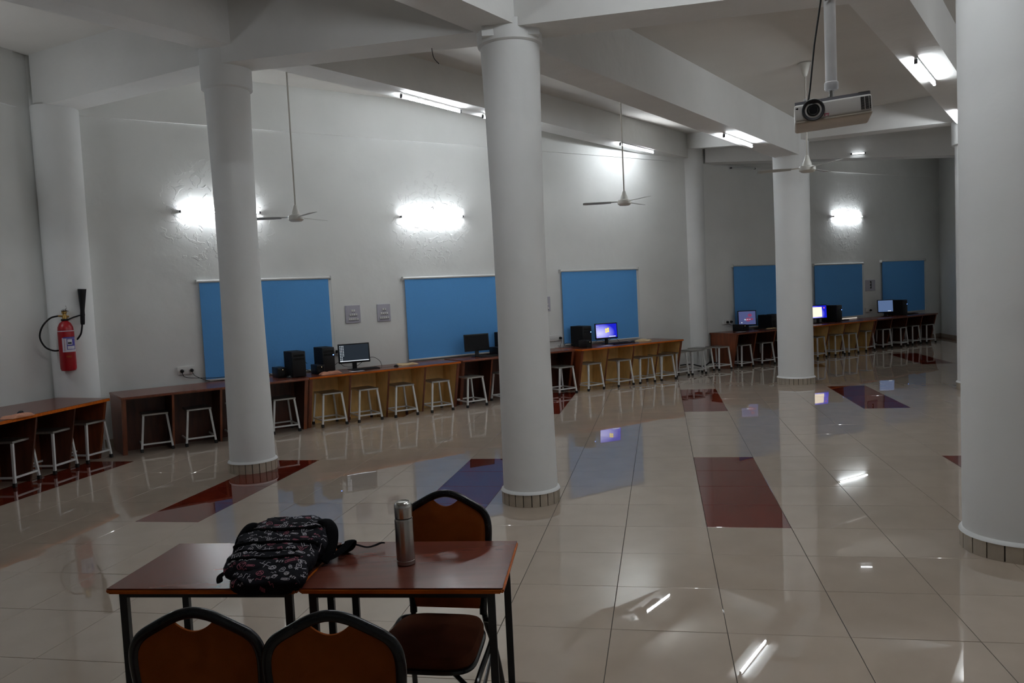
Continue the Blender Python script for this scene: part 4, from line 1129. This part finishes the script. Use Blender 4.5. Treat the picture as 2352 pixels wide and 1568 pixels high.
l3 = blob(.160, .088, .046, .55, .0, -.062, .056, pitch=math.radians(15), wr=.006, seed=9, floorz=tz2).build('front_pocket', 'bag_cloth', bp_)
l4 = blob(.138, .070, .040, .55, .028, -.168, .030, pitch=math.radians(20), wr=.006, seed=12, floorz=tz).build('bottom_panel', 'bag_cloth', bp_)
# surface lookups for zips and print
bpy.context.view_layer.update()
BV = []
for o in (main, l1, l2, l3, l4):
    BV.append(BVHTree.FromPolygons([v.co.copy() for v in o.data.vertices], [tuple(p.vertices) for p in o.data.polygons]))
def hit(x, y, dirv=None, org=None):
    d = Vector((0, .55, -1)).normalized() if dirv is None else dirv
    o = (Vector((x, y, .1)) - d * .6) if org is None else org
    best = None
    for b in BV:
        loc, nrm, idx, dist = b.ray_cast(o, d, 2.0)
        if loc is not None and (best is None or dist < best[2]): best = (loc, nrm if nrm.dot(d) < 0 else -nrm, dist)
    return best
def on_bag(pts, lift=.0012):
    out = []
    for x, y in pts:
        h = hit(x, y)
        if h is None: return None
        out.append((h[0] + h[1] * lift, h[1]))
    return out
def ribbon(mb, pts, w):
    for (a, na), (b, nb) in zip(pts, pts[1:]):
        e = b - a
        if e.length > .03 or e.length < 1e-5: continue
        sa = e.cross(na).normalized() * w / 2
        mb.quad(a - sa, b - sa, b + sa, a + sa)
rnd = random.Random(21)
white, red = MB(), MB()
def doodle(cx, cy, sz, kind, a):
    ca, sa = math.cos(a), math.sin(a)
    def T(P): return [(cx + sz * (x * ca - y * sa), cy + sz * (x * sa + y * ca)) for x, y in P]
    circ = lambda x, y, r, n=9: [(x + r * math.cos(2 * PI * k / n), y + r * math.sin(2 * PI * k / n)) for k in range(n + 1)]
    if kind == 0: S_ = [circ(0, 0, 1), circ(0, 0, .45, 6)] + [circ(.6 * math.cos(q), .6 * math.sin(q), .2, 5) for q in (0, 2.1, 4.2)]
    elif kind == 1: S_ = [[(-1.3, -.3), (1.3, -.3), (1.6, .1), (1.3, .4), (-1.1, .4), (-1.3, -.3)]] + [[(-.8 + .3 * k, -.2), (-.65 + .3 * k, .3)] for k in range(6)]
    elif kind == 2: S_ = [[(-1, 0), (1, 0)], [(-.5, 0), (-.5, .8)], [(.2, -.7), (.2, .7)], [(.2, .7), (.7, .7)]]
    elif kind == 3: S_ = [[(-.6, -1), (-.6, .5), (0, 1), (.6, .5), (.6, -1), (-.6, -1)], circ(0, 0, .3, 6)]
    elif kind == 4: S_ = [[(-1, .6), (-.3, -.9), (0, -1.2), (.3, -.9), (.5, 0), (1.1, .7)], [(-.5, .5), (-.1, -.6)], [(.0, .5), (.1, -.6)]]
    elif kind == 5: S_ = [[(k * .35 - 1, .35 * math.sin(k * 1.7)) for k in range(7)]]
    elif kind == 6: S_ = [[(-.9, -.5), (-.9, .5)], [(-.9, .5), (-.4, 0), (-.9, -.5)], [(0, -.5), (0, .5), (.4, .5)], [(.8, -.5), (.8, .5)], [(.6, 0), (1.1, 0)]]
    else: S_ = [[(-.7, -.9), (.7, -.9), (.7, .9), (-.7, .9), (-.7, -.9)], [(-.3, -.9), (-.3, .9)], circ(.2, .3, .25, 6)]
    return [T(s_) for s_ in S_]
def dense(P, st=.006):
    out = []
    for (x0, y0), (x1, y1) in zip(P, P[1:]):
        n = max(1, int(math.hypot(x1 - x0, y1 - y0) / st))
        out += [(x0 + (x1 - x0) * k / n, y0 + (y1 - y0) * k / n) for k in range(n)]
    return out + [P[-1]]
spots = []
tries = 0
while len(spots) < 185 and tries < 6000:
    tries += 1
    x, y = rnd.uniform(-.19, .20), rnd.uniform(-.34, .31); s_ = rnd.choice((.009, .011, .014, .018, .023))
    if any((x - a) ** 2 + (y - b) ** 2 < (s_ + c) ** 2 * .9 for a, b, c in spots): continue
    spots.append((x, y, s_)); tgt = red if rnd.random() < .24 else white
    for P in doodle(x, y, s_, rnd.randrange(8), rnd.uniform(-.5, .5)):
        r = on_bag(dense(P))
        if r: ribbon(tgt, r, .0024)
pw_ = white.build('white_print', 'bag_print_white', bp_, smooth=False); pw_['kind'] = 'stuff'
pr_ = red.build('pink_print', 'bag_print_red', bp_, smooth=False); pr_['kind'] = 'stuff'
def zip_line(P, r, name='zip'):
    q = on_bag(dense(smooth2(P), .01), .001)
    if q: MB().tube([a for a, _ in q], r, 6).build(name, 'bag_trim', bp_)
def smooth2(P): return [(v.x, v.y) for v in smooth_path([(x, y, 0) for x, y in P], 6)]
def smooth2(P): return [(v.x, v.y) for v in smooth_path([(x, y, 0) for x, y in P], 6)]
zip_line([(-.155, .145), (-.08, .118), (.0, .108), (.09, .108), (.155, .135)], .009, 'upper_zip')
zip_line([(-.16, .215), (-.08, .190), (.0, .182), (.09, .186), (.15, .21)], .004, 'top_flap_piping')
zip_line([(-.17, .02), (-.08, .005), (.0, -.002), (.09, -.004), (.17, .01)], .009, 'middle_zip')
zip_line([(-.13, -.055), (-.05, -.065), (.03, -.07), (.11, -.065)], .004, 'pocket_flap_piping')
zip_line([(-.14, -.118), (-.06, -.128), (.03, -.130), (.13, -.118)], .007, 'lower_piping')
# straps
def strap(P, w, th, name, up=(0, 0, 1)):
    P = smooth_path(P, 7)
    MB().tube(P, (w / 2, th / 2), 10, flat=up).build(name, 'bag_trim', bp_)
strap([(.12, .22, .12), (.165, .19, .13), (.20, .13, .11), (.205, .07, .06), (.18, .02, .02)], .05, .022, 'shoulder_strap')
strap([(.16, .03, .018), (.20, .07, .016), (.245, .11, .035), (.268, .15, .055), (.255, .17, .025), (.21, .16, .014)], .050, .012, 'padded_strap')
strap([(.25, .165, .045), (.29, .175, .030), (.33, .175, .018), (.36, .19, .018), (.385, .21, .022), (.40, .215, .020)], .022, .005, 'webbing_tail')
strap([(-.13, .26, .10), (-.165, .22, .12), (-.185, .15, .09), (-.185, .09, .04)], .045, .022, 'side_strap')
strap([(-.15, -.10, .04), (-.175, -.13, .03), (-.165, -.16, .02)], .025, .012, 'side_tab')
mb = MB(); mb.lathe([(.001, 0), (.005, .001), (.001, .004)], 8, Matrix.Translation((.215, .07, .03))); mb.build('strap_rivet', 'chrome', bp_)
